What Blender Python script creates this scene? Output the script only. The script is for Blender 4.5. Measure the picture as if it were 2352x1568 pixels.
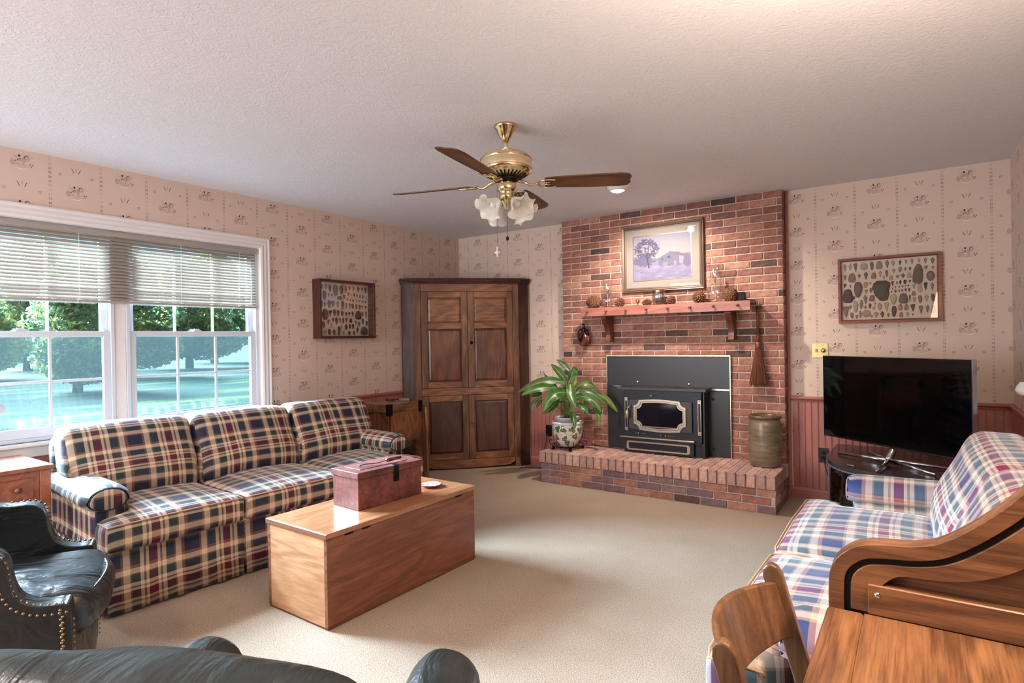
import bpy, bmesh, math, random
import numpy as np
from mathutils import Vector, Matrix, noise as mnoise

PI = math.pi
S = bpy.context.scene
COL = S.collection
for o in list(bpy.data.objects):
    bpy.data.objects.remove(o)
rnd = random.Random(7)

# ------------------------------------------------------------------ camera
CAM = Vector((4.246, -5.127, 1.291))
_az, _rho, _p = math.radians(34.6), 0.01765, 0.0027
_F = Vector((-math.sin(_az), math.cos(_az), 0)); _R = Vector((math.cos(_az), math.sin(_az), 0)); _Z = Vector((0, 0, 1))
_fw = _F * math.cos(_p) - _Z * math.sin(_p)
_up = _Z * math.cos(_p) + _F * math.sin(_p)
_rc = _R * math.cos(_rho) - _up * math.sin(_rho)
_uc = _R * math.sin(_rho) + _up * math.cos(_rho)
cd = bpy.data.cameras.new('camera'); cam = bpy.data.objects.new('camera', cd); COL.objects.link(cam)
M = Matrix.Identity(4)
for i in range(3):
    M[i][0] = _rc[i]; M[i][1] = _uc[i]; M[i][2] = -_fw[i]; M[i][3] = CAM[i]
cam.matrix_world = M
cd.sensor_width = 36; cd.lens = 1347 * 36 / 2352; cd.clip_start = 0.02; cd.clip_end = 300
S.camera = cam

# ------------------------------------------------------------------ light
S.view_settings.view_transform = 'Standard'; S.view_settings.look = 'None'
S.view_settings.gamma = 1; S.view_settings.use_curve_mapping = False
S.view_settings.exposure = 0.14
W = bpy.data.worlds.new('world'); S.world = W; W.use_nodes = True
bg = W.node_tree.nodes['Background']; bg.inputs[0].default_value = (0.46, 0.82, 1.0, 1); bg.inputs[1].default_value = 1.5

def light(name, kind, loc, energy, color, target=None, **kw):
    d = bpy.data.lights.new(name, kind); d.energy = energy; d.color = color
    for k, v in kw.items(): setattr(d, k, v)
    o = bpy.data.objects.new(name, d); COL.objects.link(o); o.location = loc
    if target is not None:
        o.rotation_euler = (Vector(target) - Vector(loc)).to_track_quat('-Z', 'Y').to_euler()
    return o

# the daylight that comes in through the big window (hazy sun, wide disc)
light('hazy_sun', 'SUN', (-8, -5, 5), 108.0, (0.72, 0.85, 1.0), target=(-8 + 1.0, -5 + 0.16, 5 - 0.46), angle=math.radians(36))
# cool fill added behind the camera to brighten the room, and the warm lamp on the desk
light('rear_fill_cool', 'AREA', (1.15, -7.2, 1.35), 165, (0.93, 0.96, 1.0), target=(3.5, -0.5, 1.9), shape='RECTANGLE', size=2.2, size_y=2.1)
light('rear_fill_warm', 'AREA', (2.4, -5.9, 2.40), 30, (1.0, 0.87, 0.76), target=(2.4, -5.9, 0), shape='DISK', size=0.5)  # added warm fill under the unseen ceiling, no fixture there
light('desk_lamp_bulb', 'POINT', (4.575, -4.02, 1.66), 42, (1.0, 0.76, 0.52), shadow_soft_size=0.04)
light('desk_lamp_uplight', 'SPOT', (4.575, -4.02, 1.74), 330, (1.0, 0.84, 0.64), target=(4.50, -3.75, 2.44), spot_size=math.radians(158), spot_blend=1.0, shadow_soft_size=0.05)

# ------------------------------------------------------------------ materials
def srgb(r, g, b):
    f = lambda c: (c / 255) / 12.92 if c / 255 <= 0.04045 else ((c / 255 + 0.055) / 1.055) ** 2.4
    return (f(r), f(g), f(b), 1)

class T:
    """tiny helper around a node tree"""
    def __init__(s, name):
        s.m = bpy.data.materials.new(name); s.m.use_nodes = True
        s.t = s.m.node_tree; s.b = s.t.nodes['Principled BSDF']; s.out = s.t.nodes['Material Output']
    def n(s, typ, **kw):
        x = s.t.nodes.new('ShaderNode' + typ)
        for k, v in kw.items(): setattr(x, k, v)
        return x
    def l(s, a, b): s.t.links.new(a, b)
    def put(s, sock, v):
        if isinstance(v, X): v = v.s
        if hasattr(v, 'is_output'): s.l(v, sock)
        else: sock.default_value = v
    def math(s, op, a, b=None, c=None, clamp=False):
        x = s.n('Math', operation=op, use_clamp=clamp)
        s.put(x.inputs[0], a)
        if b is not None: s.put(x.inputs[1], b)
        if c is not None: s.put(x.inputs[2], c)
        return X(s, x.outputs[0])
    def mix(s, f, a, b, typ='MIX'):
        x = s.n('Mix', data_type='RGBA', blend_type=typ)
        s.put(x.inputs[0], f); s.put(x.inputs[6], a); s.put(x.inputs[7], b)
        return x.outputs[2]
    def coords(s, kind='Object', scale=(1, 1, 1), rot=(0, 0, 0)):
        c = s.n('TexCoord'); m = s.n('Mapping'); s.l(c.outputs[kind], m.inputs[0])
        m.inputs['Scale'].default_value = scale; m.inputs['Rotation'].default_value = rot
        return m.outputs[0]
    def noise(s, v, scale, detail=3, rough=0.55, dist=0.0):
        x = s.n('TexNoise'); s.l(v, x.inputs['Vector']); x.inputs['Scale'].default_value = scale
        x.inputs['Detail'].default_value = detail; x.inputs['Roughness'].default_value = rough; x.inputs['Distortion'].default_value = dist
        return x.outputs['Fac']
    def ramp(s, f, stops, interp='LINEAR'):
        x = s.n('ValToRGB'); x.color_ramp.interpolation = interp; e = x.color_ramp.elements
        while len(e) > 1: e.remove(e[-1])
        e[0].position = stops[0][0]; e[0].color = stops[0][1]
        for p, c in stops[1:]:
            k = e.new(p); k.color = c
        s.put(x.inputs[0], f); return x.outputs[0]
    def bump(s, h, strength=0.3, dist=0.01):
        x = s.n('Bump'); x.inputs['Strength'].default_value = strength; x.inputs['Distance'].default_value = dist
        s.put(x.inputs['Height'], h); s.l(x.outputs[0], s.b.inputs['Normal'])
    def base(s, v): s.put(s.b.inputs['Base Color'], v)
    def set(s, **kw):
        for k, v in kw.items(): s.b.inputs[k.replace('_', ' ')].default_value = v
        return s

class X:
    def __init__(s, t, sock): s.t, s.s = t, sock
    def __add__(a, b): return a.t.math('ADD', a, b)
    def __sub__(a, b): return a.t.math('SUBTRACT', a, b)
    def __rsub__(a, b): return a.t.math('SUBTRACT', b, a)
    def __mul__(a, b): return a.t.math('MULTIPLY', a, b)
    __radd__ = __add__; __rmul__ = __mul__
    def abs(a): return a.t.math('ABSOLUTE', a)
    def lt(a, b): return a.t.math('LESS_THAN', a, b)
    def gt(a, b): return a.t.math('GREATER_THAN', a, b)
    def fract(a): return a.t.math('FRACT', a)
    def floor(a): return a.t.math('FLOOR', a)

def plain(name, col, rough=0.6, metal=0.0, bump=None, var=0.0, **kw):
    t = T(name); t.set(Roughness=rough, Metallic=metal, **kw)
    if var:
        v = t.coords(); f = t.noise(v, 6, 4)
        t.base(t.ramp(f, [(0.3, tuple(c * (1 - var) for c in col[:3]) + (1,)), (0.7, tuple(min(1, c * (1 + var)) for c in col[:3]) + (1,))]))
    else:
        t.base(col)
    if bump:
        v = t.coords(); t.bump(t.noise(v, bump[0], 4), bump[1], bump[2])
    return t.m

def wood(name, c1, c2, axis='x', scale=1.0, rough=0.4, coat=0.0, stretch=14, dark=None, grain=1.0):
    """grain runs along `axis` of the object"""
    t = T(name); t.set(Roughness=rough); t.b.inputs['Coat Weight'].default_value = coat; t.b.inputs['Coat Roughness'].default_value = 0.12
    sc = {'x': (1, stretch, stretch), 'y': (stretch, 1, stretch), 'z': (stretch, stretch, 1)}[axis]
    v = t.coords('Object', tuple(a * scale for a in sc))
    sc2 = {'x': (1, 5, 5), 'y': (5, 1, 5), 'z': (5, 5, 1)}[axis]
    v2 = t.coords('Object', tuple(a * scale for a in sc2))
    big = t.noise(v2, 1.1, 2, 0.5, 0.6)
    rings = t.math('SINE', X(t, big) * 38.0) * 0.5 + 0.5
    fine = X(t, t.noise(v, 7, 5, 0.65))
    v3 = t.coords('Object', tuple(a * scale * (3.2 if a > 1 else 1) for a in sc)); pores = X(t, t.noise(v3, 9, 2, .5))
    f = rings * (0.17 * grain) + fine * (0.62) + pores * .34 - 0.06
    stops = [(0.22, dark or tuple(c * 0.62 for c in c1[:3]) + (1,)), (0.42, c1), (0.68, c2)]
    t.base(t.ramp(f, stops)); t.bump(f, 0.12, 0.002)
    return t.m

def attr_mat(name, rough=0.5, coat=0.0):
    t = T(name); a = t.n('Attribute', attribute_name='Col'); t.l(a.outputs['Color'], t.b.inputs['Base Color'])
    t.set(Roughness=rough); t.b.inputs['Coat Weight'].default_value = coat
    return t.m

def glass(name, tint=(1, 1, 1, 1), refl=0.12, rough=0.0):
    t = T(name); tr = t.n('BsdfTransparent'); tr.inputs[0].default_value = tint
    g = t.n('BsdfGlossy'); g.inputs['Roughness'].default_value = rough
    lw = t.n('LayerWeight'); lw.inputs[0].default_value = 0.25
    f = X(t, lw.outputs['Facing']) * X(t, lw.outputs['Facing']) * 0.6 + refl
    mx = t.n('MixShader'); t.put(mx.inputs[0], f); t.l(tr.outputs[0], mx.inputs[1]); t.l(g.outputs[0], mx.inputs[2])
    t.l(mx.outputs[0], t.out.inputs[0]); return t.m

def frosted(name, col, emit=0.0):
    t = T(name); t.base(col); t.set(Roughness=0.35); t.b.inputs['Subsurface Weight'].default_value = 0.0
    tl = t.n('BsdfTranslucent'); tl.inputs[0].default_value = col
    mx = t.n('MixShader'); mx.inputs[0].default_value = 0.4
    t.l(t.b.outputs[0], mx.inputs[1]); t.l(tl.outputs[0], mx.inputs[2]); t.l(mx.outputs[0], t.out.inputs[0])
    if emit: t.b.inputs['Emission Color'].default_value = (1, .85, .6, 1); t.b.inputs['Emission Strength'].default_value = emit
    return t.m

def emit(name, col, s):
    t = T(name); e = t.n('Emission'); e.inputs[0].default_value = col; e.inputs[1].default_value = s
    t.l(e.outputs[0], t.out.inputs[0]); return t.m

def plaid(name, tone=1.0, pale=False):
    navy, green, mar = srgb(18, 24, 52), srgb(26, 44, 46), srgb(88, 16, 34)
    cream, tan, rust = srgb(208, 190, 168), srgb(108, 86, 76), srgb(128, 82, 70)
    if pale: navy, green, mar, cream, tan, rust = srgb(42, 56, 96), srgb(72, 94, 100), srgb(118, 46, 72), srgb(206, 188, 172), srgb(150, 130, 122), srgb(160, 118, 110)  # same fabric as the sofa, with window light put into lighter colours
    blue = srgb(64, 84, 128)
    seq = [(navy, .20), (tan, .03), (cream, .075), (tan, .02), (green, .105), (cream, .05), (tan, .025), (cream, .035),
           (mar, .105), (cream, .035), (tan, .025), (cream, .05), (green, .105), (tan, .02), (cream, .075), (rust, .045)]
    tot = sum(w for _, w in seq); p = 0; st = []
    for c, w in seq:
        st.append((p / tot, c)); p += w
    t = T(name); c = t.n('TexCoord'); sp = t.n('SeparateXYZ'); t.l(c.outputs['UV'], sp.inputs[0])
    P = 0.365
    u = (X(t, sp.outputs[0]) * (1 / P)).fract(); v = (X(t, sp.outputs[1]) * (1 / P)).fract()
    cu = t.ramp(u, st, 'CONSTANT'); cv = t.ramp(v, st, 'CONSTANT')
    col = t.mix(0.5, cu, cv)
    hs = t.n('HueSaturation'); hs.inputs['Saturation'].default_value = 1.12; hs.inputs['Value'].default_value = tone; t.l(col, hs.inputs['Color'])
    t.l(hs.outputs[0], t.b.inputs['Base Color'])
    t.set(Roughness=0.62); t.b.inputs['Sheen Weight'].default_value = 0.25; t.b.inputs['Sheen Roughness'].default_value = 0.35
    o = t.coords(); t.bump(t.noise(o, 9, 3), 0.35, 0.012)
    return t.m

def wallpaper(name, ax, off, z0, par):
    t = T(name); g = t.n('NewGeometry'); sp = t.n('SeparateXYZ'); t.l(g.outputs['Position'], sp.inputs[0])
    h = X(t, sp.outputs[ax]); z = X(t, sp.outputs[2])
    u = (h - off) * (1 / .267); col = u.floor(); x = (u - col - 0.5) * .267
    pr = t.math('MODULO', (col + (100 + par)), 2.0)
    v = (z - z0 - pr * .131) * (1 / .262); y = (v.fract() - 0.5) * .262
    y = y - 0.0
    y2 = ((v + 0.5).fract() - 0.5) * .262
    ys = y * .80
    def blob(cx, cy, rx, ry, soft=.002, yy=ys):
        a = (x - cx) * (1 / rx); b = (yy - cy) * (1 / ry)
        d = t.math('SQRT', a * a + b * b)
        return t.math('MULTIPLY', 1.0 - d, min(rx, ry) / soft, clamp=True)
    basec = srgb(210, 190, 176)
    c = basec
    def lay(c, m, colr, k=1.0):
        return t.mix(m * k if k != 1.0 else m, c, colr)
    dk, br, pk, gy = srgb(46, 44, 54), srgb(110, 66, 64), srgb(168, 118, 112), srgb(146, 130, 120)
    nz = X(t, t.noise(g.outputs['Position'], 330, 2, .6)); br_k = t.math('MULTIPLY', nz - .40, 5.0, clamp=True)
    c = lay(c, blob(0, -.024, .046, .015, .004), srgb(196, 172, 156), .8)
    c = lay(c, t.math('SUBTRACT', blob(0, -.020, .036, .020, .0015), blob(0, -.017, .037, .019, .0015), clamp=True), srgb(232, 216, 202), .9)
    for (cx, cy, rx, ry, cc_, kk) in ((-.026, .014, .012, .010, gy, .55), (-.036, .026, .003, .010, gy, .6), (-.041, .024, .007, .003, gy, .5), (-.046, .004, .007, .004, gy, .6), (.006, .029, .005, .009, gy, .6), (.004, .014, .007, .006, gy, .6),
                                      (.046, .025, .006, .003, gy, .8), (.050, .019, .004, .005, gy, .8), (.008, -.015, .008, .005, gy, .8), (-.020, -.012, .011, .005, pk, .9), (.034, -.006, .011, .003, pk, .9), (.030, .001, .009, .002, br, .5)):
        c = lay(c, blob(cx, cy, rx, ry, .002) * br_k, cc_, kk)
    fl_ = blob(.026, .014, .015, .013, .002)
    c = lay(c, fl_ * br_k, pk, .9)
    c = lay(c, t.math('SUBTRACT', blob(.024, .016, .015, .013, .0015), blob(.028, .012, .015, .013, .0015), clamp=True), br, .85)
    c = lay(c, blob(-.011, .022, .0066, .0066, .0015), dk)
    dots = t.math('MULTIPLY', (t.math('SINE', (x + ys) * 760.0) * t.math('SINE', (x - ys) * 760.0)).abs() - .40, 3.0, clamp=True)
    zone = t.math('MAXIMUM', blob(-.043, -.011, .013, .015, .001), t.math('MAXIMUM', blob(.008, .002, .013, .012, .001), blob(-.012, .003, .012, .007, .001)))
    c = lay(c, zone * dots, dk)
    for cx, cy in ((.040, -.012), (.052, -.012), (.045, -.021), (-.008, .008), (-.018, .002), (-.028, -.003)):
        c = lay(c, blob(cx, cy, .0040, .0040, .0015), br)
    # tulip
    ax_ = x.abs()
    st = (ax_ - (.011 + (y2 + .018) * .42)).abs()
    win = t.math('MULTIPLY', 0.018 - (y2 + .003).abs(), 120.0, clamp=True)
    c = lay(c, t.math('MULTIPLY', .0026 - st, 700.0, clamp=True) * win, srgb(74, 62, 58))
    c = lay(c, blob(0, .002, .007, .016, .006, y2), gy, .5)
    c = lay(c, blob(0, .022, .002, .006, .002, y2), gy, .8)
    c = lay(c, blob(0, .009, .0085, .003, .002, y2), gy, .6)
    # four-petal flowers
    fx = ((ax_ - .083).abs() - .0045); fy = ((y2 + .036).abs() - .0045)
    fd = t.math('SQRT', fx * fx + fy * fy)
    c = lay(c, t.math('MULTIPLY', .0042 - fd, 600.0, clamp=True), srgb(158, 116, 104), .9)
    # lace stripe
    s = ax_ - .1335; sb = (s.abs() - .0045).abs()
    zf = (z * (1 / .0262)).fract()
    up = t.math('MULTIPLY', .0019 - sb, 1600.0, clamp=True) * (zf - .30).abs().lt(.17)
    bar = (s.abs()).lt(.0085) * t.math('MAXIMUM', (zf - .15).abs().lt(.05), (zf - .47).abs().lt(.05))
    ring = t.math('MULTIPLY', .0016 - sb, 1600.0, clamp=True) * (zf - .80).abs().lt(.09)
    k = t.math('SINE', z * 33.0) * .28 + .50
    c = lay(c, t.math('MAXIMUM', t.math('MAXIMUM', up, bar), ring * .7) * k, srgb(92, 62, 56))
    t.base(c); t.set(Roughness=0.75)
    return t.m

MT = {}
MT['paper_back'] = wallpaper('wallpaper_back', 0, .136, 2.367 - .131, 0)
MT['paper_left'] = wallpaper('wallpaper_left', 1, -2.197, 2.114 - .131, 1)
MT['paper_right'] = wallpaper('wallpaper_right', 1, -2.09, 2.114 - .131, 0)
MT['rust'] = plain('rust_paint', srgb(166, 104, 95), 0.45, var=.05)
MT['white'] = plain('white_paint', srgb(226, 222, 222), 0.35)
MT['vinyl'] = plain('white_vinyl', srgb(205, 212, 222), 0.3)
MT['darkgap'] = plain('dark_gap', srgb(60, 30, 26), 0.9)
t = T('ceiling_texture'); v = t.coords(); nb = X(t, t.noise(v, 22, 6, .7, 2.5)); t.base(srgb(222, 220, 224)); t.bump(nb, .5, .011); t.set(Roughness=.9); MT['ceiling'] = t.m
t = T('carpet'); v = t.coords(); n1 = t.noise(v, 230, 3, .75); n2 = t.noise(v, 2.2, 3); f = X(t, n1) * .92 + X(t, n2) * .08
t.base(t.ramp(f, [(.36, srgb(138, 114, 92)), (.50, srgb(198, 176, 152)), (.64, srgb(228, 212, 194))])); t.bump(n1, .9, .014); t.set(Roughness=.95); MT['carpet'] = t.m
t = T('fired_brick'); oi = t.n('ObjectInfo'); v = t.coords(); n1 = t.noise(v, 18, 5, .65); n2 = t.noise(v, 90, 3)
sh = t.ramp(X(t, n1), [(.28, (.50, .48, .50, 1)), (.5, (.98, .98, .98, 1)), (.72, (1.38, 1.32, 1.30, 1))])
t.base(t.mix(1.0, oi.outputs['Color'], sh, 'MULTIPLY')); t.bump(X(t, n1) * .7 + X(t, n2) * .3, .5, .006); t.set(Roughness=.85); MT['brick'] = t.m
t = T('mortar'); v = t.coords(); n1 = t.noise(v, 60, 4); t.base(t.ramp(n1, [(.3, srgb(168, 148, 136)), (.7, srgb(212, 194, 182))])); t.bump(n1, .6, .006); t.set(Roughness=.95); MT['mortar'] = t.m
MT['cab'] = wood('walnut_cupboard', srgb(82, 50, 34), srgb(132, 86, 58), 'z', 1, .42, .15)
MT['cab_h'] = wood('walnut_cupboard_rails', srgb(102, 62, 42), srgb(156, 104, 70), 'x', 1, .42, .15)
MT['cab_dark'] = wood('walnut_cupboard_dark', srgb(52, 26, 20), srgb(84, 46, 32), 'z', 1, .5)
MT['cab_panel'] = wood('walnut_panel', srgb(78, 42, 28), srgb(120, 72, 46), 'z', .8, .38, .2)
MT['cab_panel_low'] = wood('walnut_panel_low', srgb(64, 34, 27), srgb(92, 52, 40), 'z', .8, .4, .1)
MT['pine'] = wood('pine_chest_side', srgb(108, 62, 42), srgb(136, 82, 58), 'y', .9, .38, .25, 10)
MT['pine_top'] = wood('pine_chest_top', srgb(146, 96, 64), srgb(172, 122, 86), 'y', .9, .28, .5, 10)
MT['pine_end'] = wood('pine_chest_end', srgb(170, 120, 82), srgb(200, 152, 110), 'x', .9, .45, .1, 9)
MT['dove'] = plain('end_grain', srgb(120, 74, 44), .6, var=.2)
MT['pine_edge'] = plain('chest_lid_edge', srgb(112, 66, 38), .5, var=.2)
t = T('worn_red_paint'); v = t.coords(); n1 = X(t, t.noise(v, 5, 6, .7)); n2 = X(t, t.noise(v, 40, 4, .7)); f = n1 * .7 + n2 * .3
t.base(t.ramp(f, [(.34, srgb(56, 28, 22)), (.48, srgb(100, 50, 40)), (.60, srgb(122, 68, 58)), (.74, srgb(170, 128, 122))])); t.bump(n2, .3, .003); t.set(Roughness=.5); MT['redbox'] = t.m
MT['oak_x'] = wood('oak_x', srgb(90, 58, 38), srgb(128, 86, 56), 'x', 1, .35, .25, 16, srgb(66, 36, 20))
MT['oak_y'] = wood('oak_y', srgb(96, 62, 40), srgb(144, 100, 66), 'y', 1, .35, .25, 16, srgb(70, 38, 20))
MT['oak_dark'] = wood('oak_dark', srgb(70, 40, 22), srgb(104, 64, 36), 'x', 1, .45, .1, 16)
MT['oak_churn'] = wood('oak_churn', srgb(118, 74, 46), srgb(156, 104, 66), 'z', 1.2, .38, .2)
MT['maple'] = wood('chair_maple', srgb(92, 62, 40), srgb(124, 88, 58), 'z', 1, .4, .2)
MT['table'] = wood('side_table_wood', srgb(134, 72, 46), srgb(170, 98, 62), 'x', 1, .3, .5)
MT['mantel'] = wood('mantel_wood', srgb(136, 80, 66), srgb(164, 104, 88), 'x', .8, .42, .1)
MT['bracket'] = wood('bracket_wood', srgb(92, 48, 34), srgb(126, 70, 48), 'z', .8, .42, .1)
MT['frame_dark'] = wood('dark_frame', srgb(58, 26, 20), srgb(82, 40, 28), 'x', 1, .4, .2)
MT['frame_red'] = wood('red_frame', srgb(104, 50, 34), srgb(136, 72, 48), 'x', 1, .4, .2)
MT['frame_gold'] = plain('bronze_frame', srgb(106, 88, 76), .4, .4)
MT['blade'] = wood('fan_blade', srgb(74, 44, 26), srgb(112, 74, 46), 'x', 1, .45, 0, 14, srgb(46, 24, 14))
MT['brass'] = plain('brass', srgb(214, 192, 150), .14, 1.0)
MT['brass_w'] = plain('fan_enamel', srgb(226, 206, 168), .22, .75)
MT['brass_dark'] = plain('old_brass', srgb(140, 118, 92), .35, 1.0)
MT['trim_brass'] = plain('surround_brass', srgb(214, 206, 168), .22, 1.0)
MT['nickel'] = plain('stove_nickel', srgb(190, 176, 156), .3, 1.0)
MT['black_steel'] = plain('black_steel', srgb(42, 42, 46), .35, .3)
MT['stove'] = plain('stove_enamel', srgb(24, 29, 40), .38, .2)
MT['stove_door'] = plain('stove_door', srgb(62, 58, 60), .4, .3)
MT['firebox'] = plain('stove_glass', srgb(14, 14, 26), .08, 0)
MT['ash'] = plain('ash', srgb(120, 104, 100), .9)
MT['iron'] = plain('iron', srgb(30, 27, 26), .45, .8)
MT['blackplastic'] = plain('black_plastic', srgb(20, 20, 22), .3)
MT['tvscreen'] = plain('tv_screen', srgb(4, 4, 6), .04)
MT['chrome'] = plain('chrome', srgb(200, 205, 215), .12, 1.0)
MT['tvstand'] = plain('tv_stand_top', srgb(70, 64, 62), .22, .5)
MT['tvstand_b'] = plain('tv_stand_body', srgb(96, 112, 138), .4, .3)
MT['smoke'] = glass('smoked_glass', (.10, .10, .12, 1), .06)
t = T('stoneware'); v = t.coords('Object', (1, 1, 6)); n1 = t.noise(v, 6, 4)
t.base(t.ramp(n1, [(.3, srgb(92, 80, 64)), (.7, srgb(140, 124, 102))])); t.bump(n1, .25, .006); t.set(Roughness=.28); MT['crock'] = t.m
MT['crockrim'] = plain('stoneware_rim', srgb(96, 76, 54), .3, var=.15)
MT['glass'] = glass('clear_glass', (1, 1, 1, 1), .10)
MT['pane'] = glass('window_glass', (.93, .98, 1, 1), .05)
t = T('insect_screen'); tr = t.n('BsdfTransparent'); tr.inputs[0].default_value = (.86, .90, .92, 1); tl = t.n('BsdfTranslucent'); tl.inputs[0].default_value = (.20, .30, .30, 1); mx = t.n('MixShader'); mx.inputs[0].default_value = .020; t.l(tr.outputs[0], mx.inputs[1]); t.l(tl.outputs[0], mx.inputs[2]); t.l(mx.outputs[0], t.out.inputs[0]); MT['screen'] = t.m
MT['caseglass'] = glass('case_glass', (1, 1, 1, 1), .055)
MT['frost'] = frosted('frosted_glass', srgb(236, 234, 228))
MT['milk'] = frosted('milk_glass', srgb(238, 236, 236), 0)
MT['lampglow'] = frosted('lamp_shade_glow', srgb(178, 150, 112), 9.0)
MT['bulb'] = emit('bulb_glow', (1, .88, .7, 1), 14)
MT['picglass'] = glass('picture_glass', (1, 1, 1, 1), .012)
MT['jarglass'] = glass('jar_glass', (.86, .90, .92, 1), .22)
MT['casebase'] = plain('case_lining', srgb(206, 192, 176), .9)
MT['candle'] = plain('candle', srgb(220, 205, 180), .5)
MT['soil'] = plain('soil', srgb(40, 28, 22), .95, bump=(60, .8, .01))
MT['potwhite'] = plain('pot_plastic', srgb(222, 226, 232), .35)
MT['stem'] = plain('plant_stem', srgb(96, 128, 60), .5)
t = T('leaf'); v = t.coords('UV'); sp = t.n('SeparateXYZ'); t.l(v, sp.inputs[0]); n1 = t.noise(t.coords(), 14, 2)
mid = t.math('MULTIPLY', .07 - (X(t, sp.outputs[0]) - .5).abs(), 30.0, clamp=True)
vein = t.math('SINE', ((X(t, sp.outputs[0]) - .5).abs() * 2.0 + X(t, sp.outputs[1]) * 3.0) * 24.0) * .5 + .5
oi = t.n('ObjectInfo')
lc = t.ramp(n1, [(.3, srgb(34, 66, 32)), (.6, srgb(64, 104, 46))]); lc = t.mix(1.0, lc, oi.outputs['Color'], 'MULTIPLY')
lc = t.mix(mid * .5, lc, srgb(150, 176, 100)); t.base(lc); t.bump(vein, .10, .003); t.set(Roughness=.32); MT['leaf'] = t.m
def leather(name, c, r=.3):
    t = T(name); v = t.coords(); n1 = t.noise(v, 6, 4, .55, .35); n2 = t.noise(v, 260, 2)
    t.base(t.ramp(n1, [(.35, tuple(a * .7 for a in c[:3]) + (1,)), (.65, c)])); n3 = t.noise(t.coords('Object', (3, 9, 5), (.5, .3, .6)), 1.6, 3, .5, .8); t.bump(X(t, n1) * .6 + X(t, n3) * 1.2 + X(t, n2) * .03, .6, .025); t.set(Roughness=r)
    t.b.inputs['Specular IOR Level'].default_value = .65
    return t.m
MT['leather'] = leather('black_leather', srgb(28, 34, 38), .3)
MT['leather_g'] = leather('dark_green_leather', srgb(40, 50, 52), .33)
MT['plaid'] = plaid('plaid_fabric', 1.0); MT['plaid_lit'] = plaid('plaid_fabric_window_lit', 1.0, True)
MT['plaid_dark'] = plain('dark_piping', srgb(40, 44, 62), .7)
MT['piping'] = plain('piping_tan', srgb(176, 140, 104), .8)
MT['cone'] = plain('pine_cone', srgb(112, 74, 52), .7, var=.3)
t = T('broom_straw'); v = t.coords('Object', (60, 60, 3)); n1 = t.noise(v, 3, 4); t.base(t.ramp(n1, [(.3, srgb(70, 36, 24)), (.7, srgb(136, 82, 54))])); t.bump(n1, .8, .006); t.set(Roughness=.8); MT['straw'] = t.m
t = T('stone_piece'); oi = t.n('ObjectInfo'); n1 = t.noise(t.coords(), 60, 5, .7); sh = t.ramp(n1, [(.3, (.7, .7, .7, 1)), (.7, (1.25, 1.22, 1.2, 1))]); t.base(t.mix(1.0, oi.outputs['Color'], sh, 'MULTIPLY')); t.bump(n1, .4, .003); t.set(Roughness=.6); MT['stone'] = t.m
t = T('lawn'); v = t.coords('Object', (1, .35, 1)); n1 = t.noise(v, .55, 4, .6); n2 = t.noise(t.coords(), 9, 3)
t.base(t.ramp(X(t, n1) * .8 + X(t, n2) * .2, [(.46, srgb(10, 40, 24)), (.54, srgb(16, 50, 28)), (.62, srgb(74, 92, 46))])); t.set(Roughness=1.0); t.b.inputs['Specular IOR Level'].default_value = .05; MT['lawn'] = t.m
t = T('foliage'); oi = t.n('ObjectInfo'); n1 = t.noise(t.coords(), 1.6, 4, .7)
fc = t.ramp(n1, [(.32, srgb(66, 98, 84)), (.50, srgb(100, 130, 90)), (.62, srgb(190, 188, 104))]); t.base(fc)
tl = t.n('BsdfTranslucent'); t.l(fc, tl.inputs[0]); mx = t.n('MixShader'); mx.inputs[0].default_value = .5; t.l(t.b.outputs[0], mx.inputs[1]); t.l(tl.outputs[0], mx.inputs[2]); t.l(mx.outputs[0], t.out.inputs[0]); t.set(Roughness=.6); MT['foliage'] = t.m
MT['bark'] = plain('bark', srgb(70, 72, 74), .9, var=.2)
MT['attr'] = attr_mat('painted_print', .7, 0); MT['attr_pot'] = attr_mat('painted_glaze', .2, .5)
MT['blind'] = plain('blind_slat', srgb(158, 150, 140), .45)
MT['matboard'] = plain('mat_board', srgb(140, 134, 128), .8)

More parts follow.
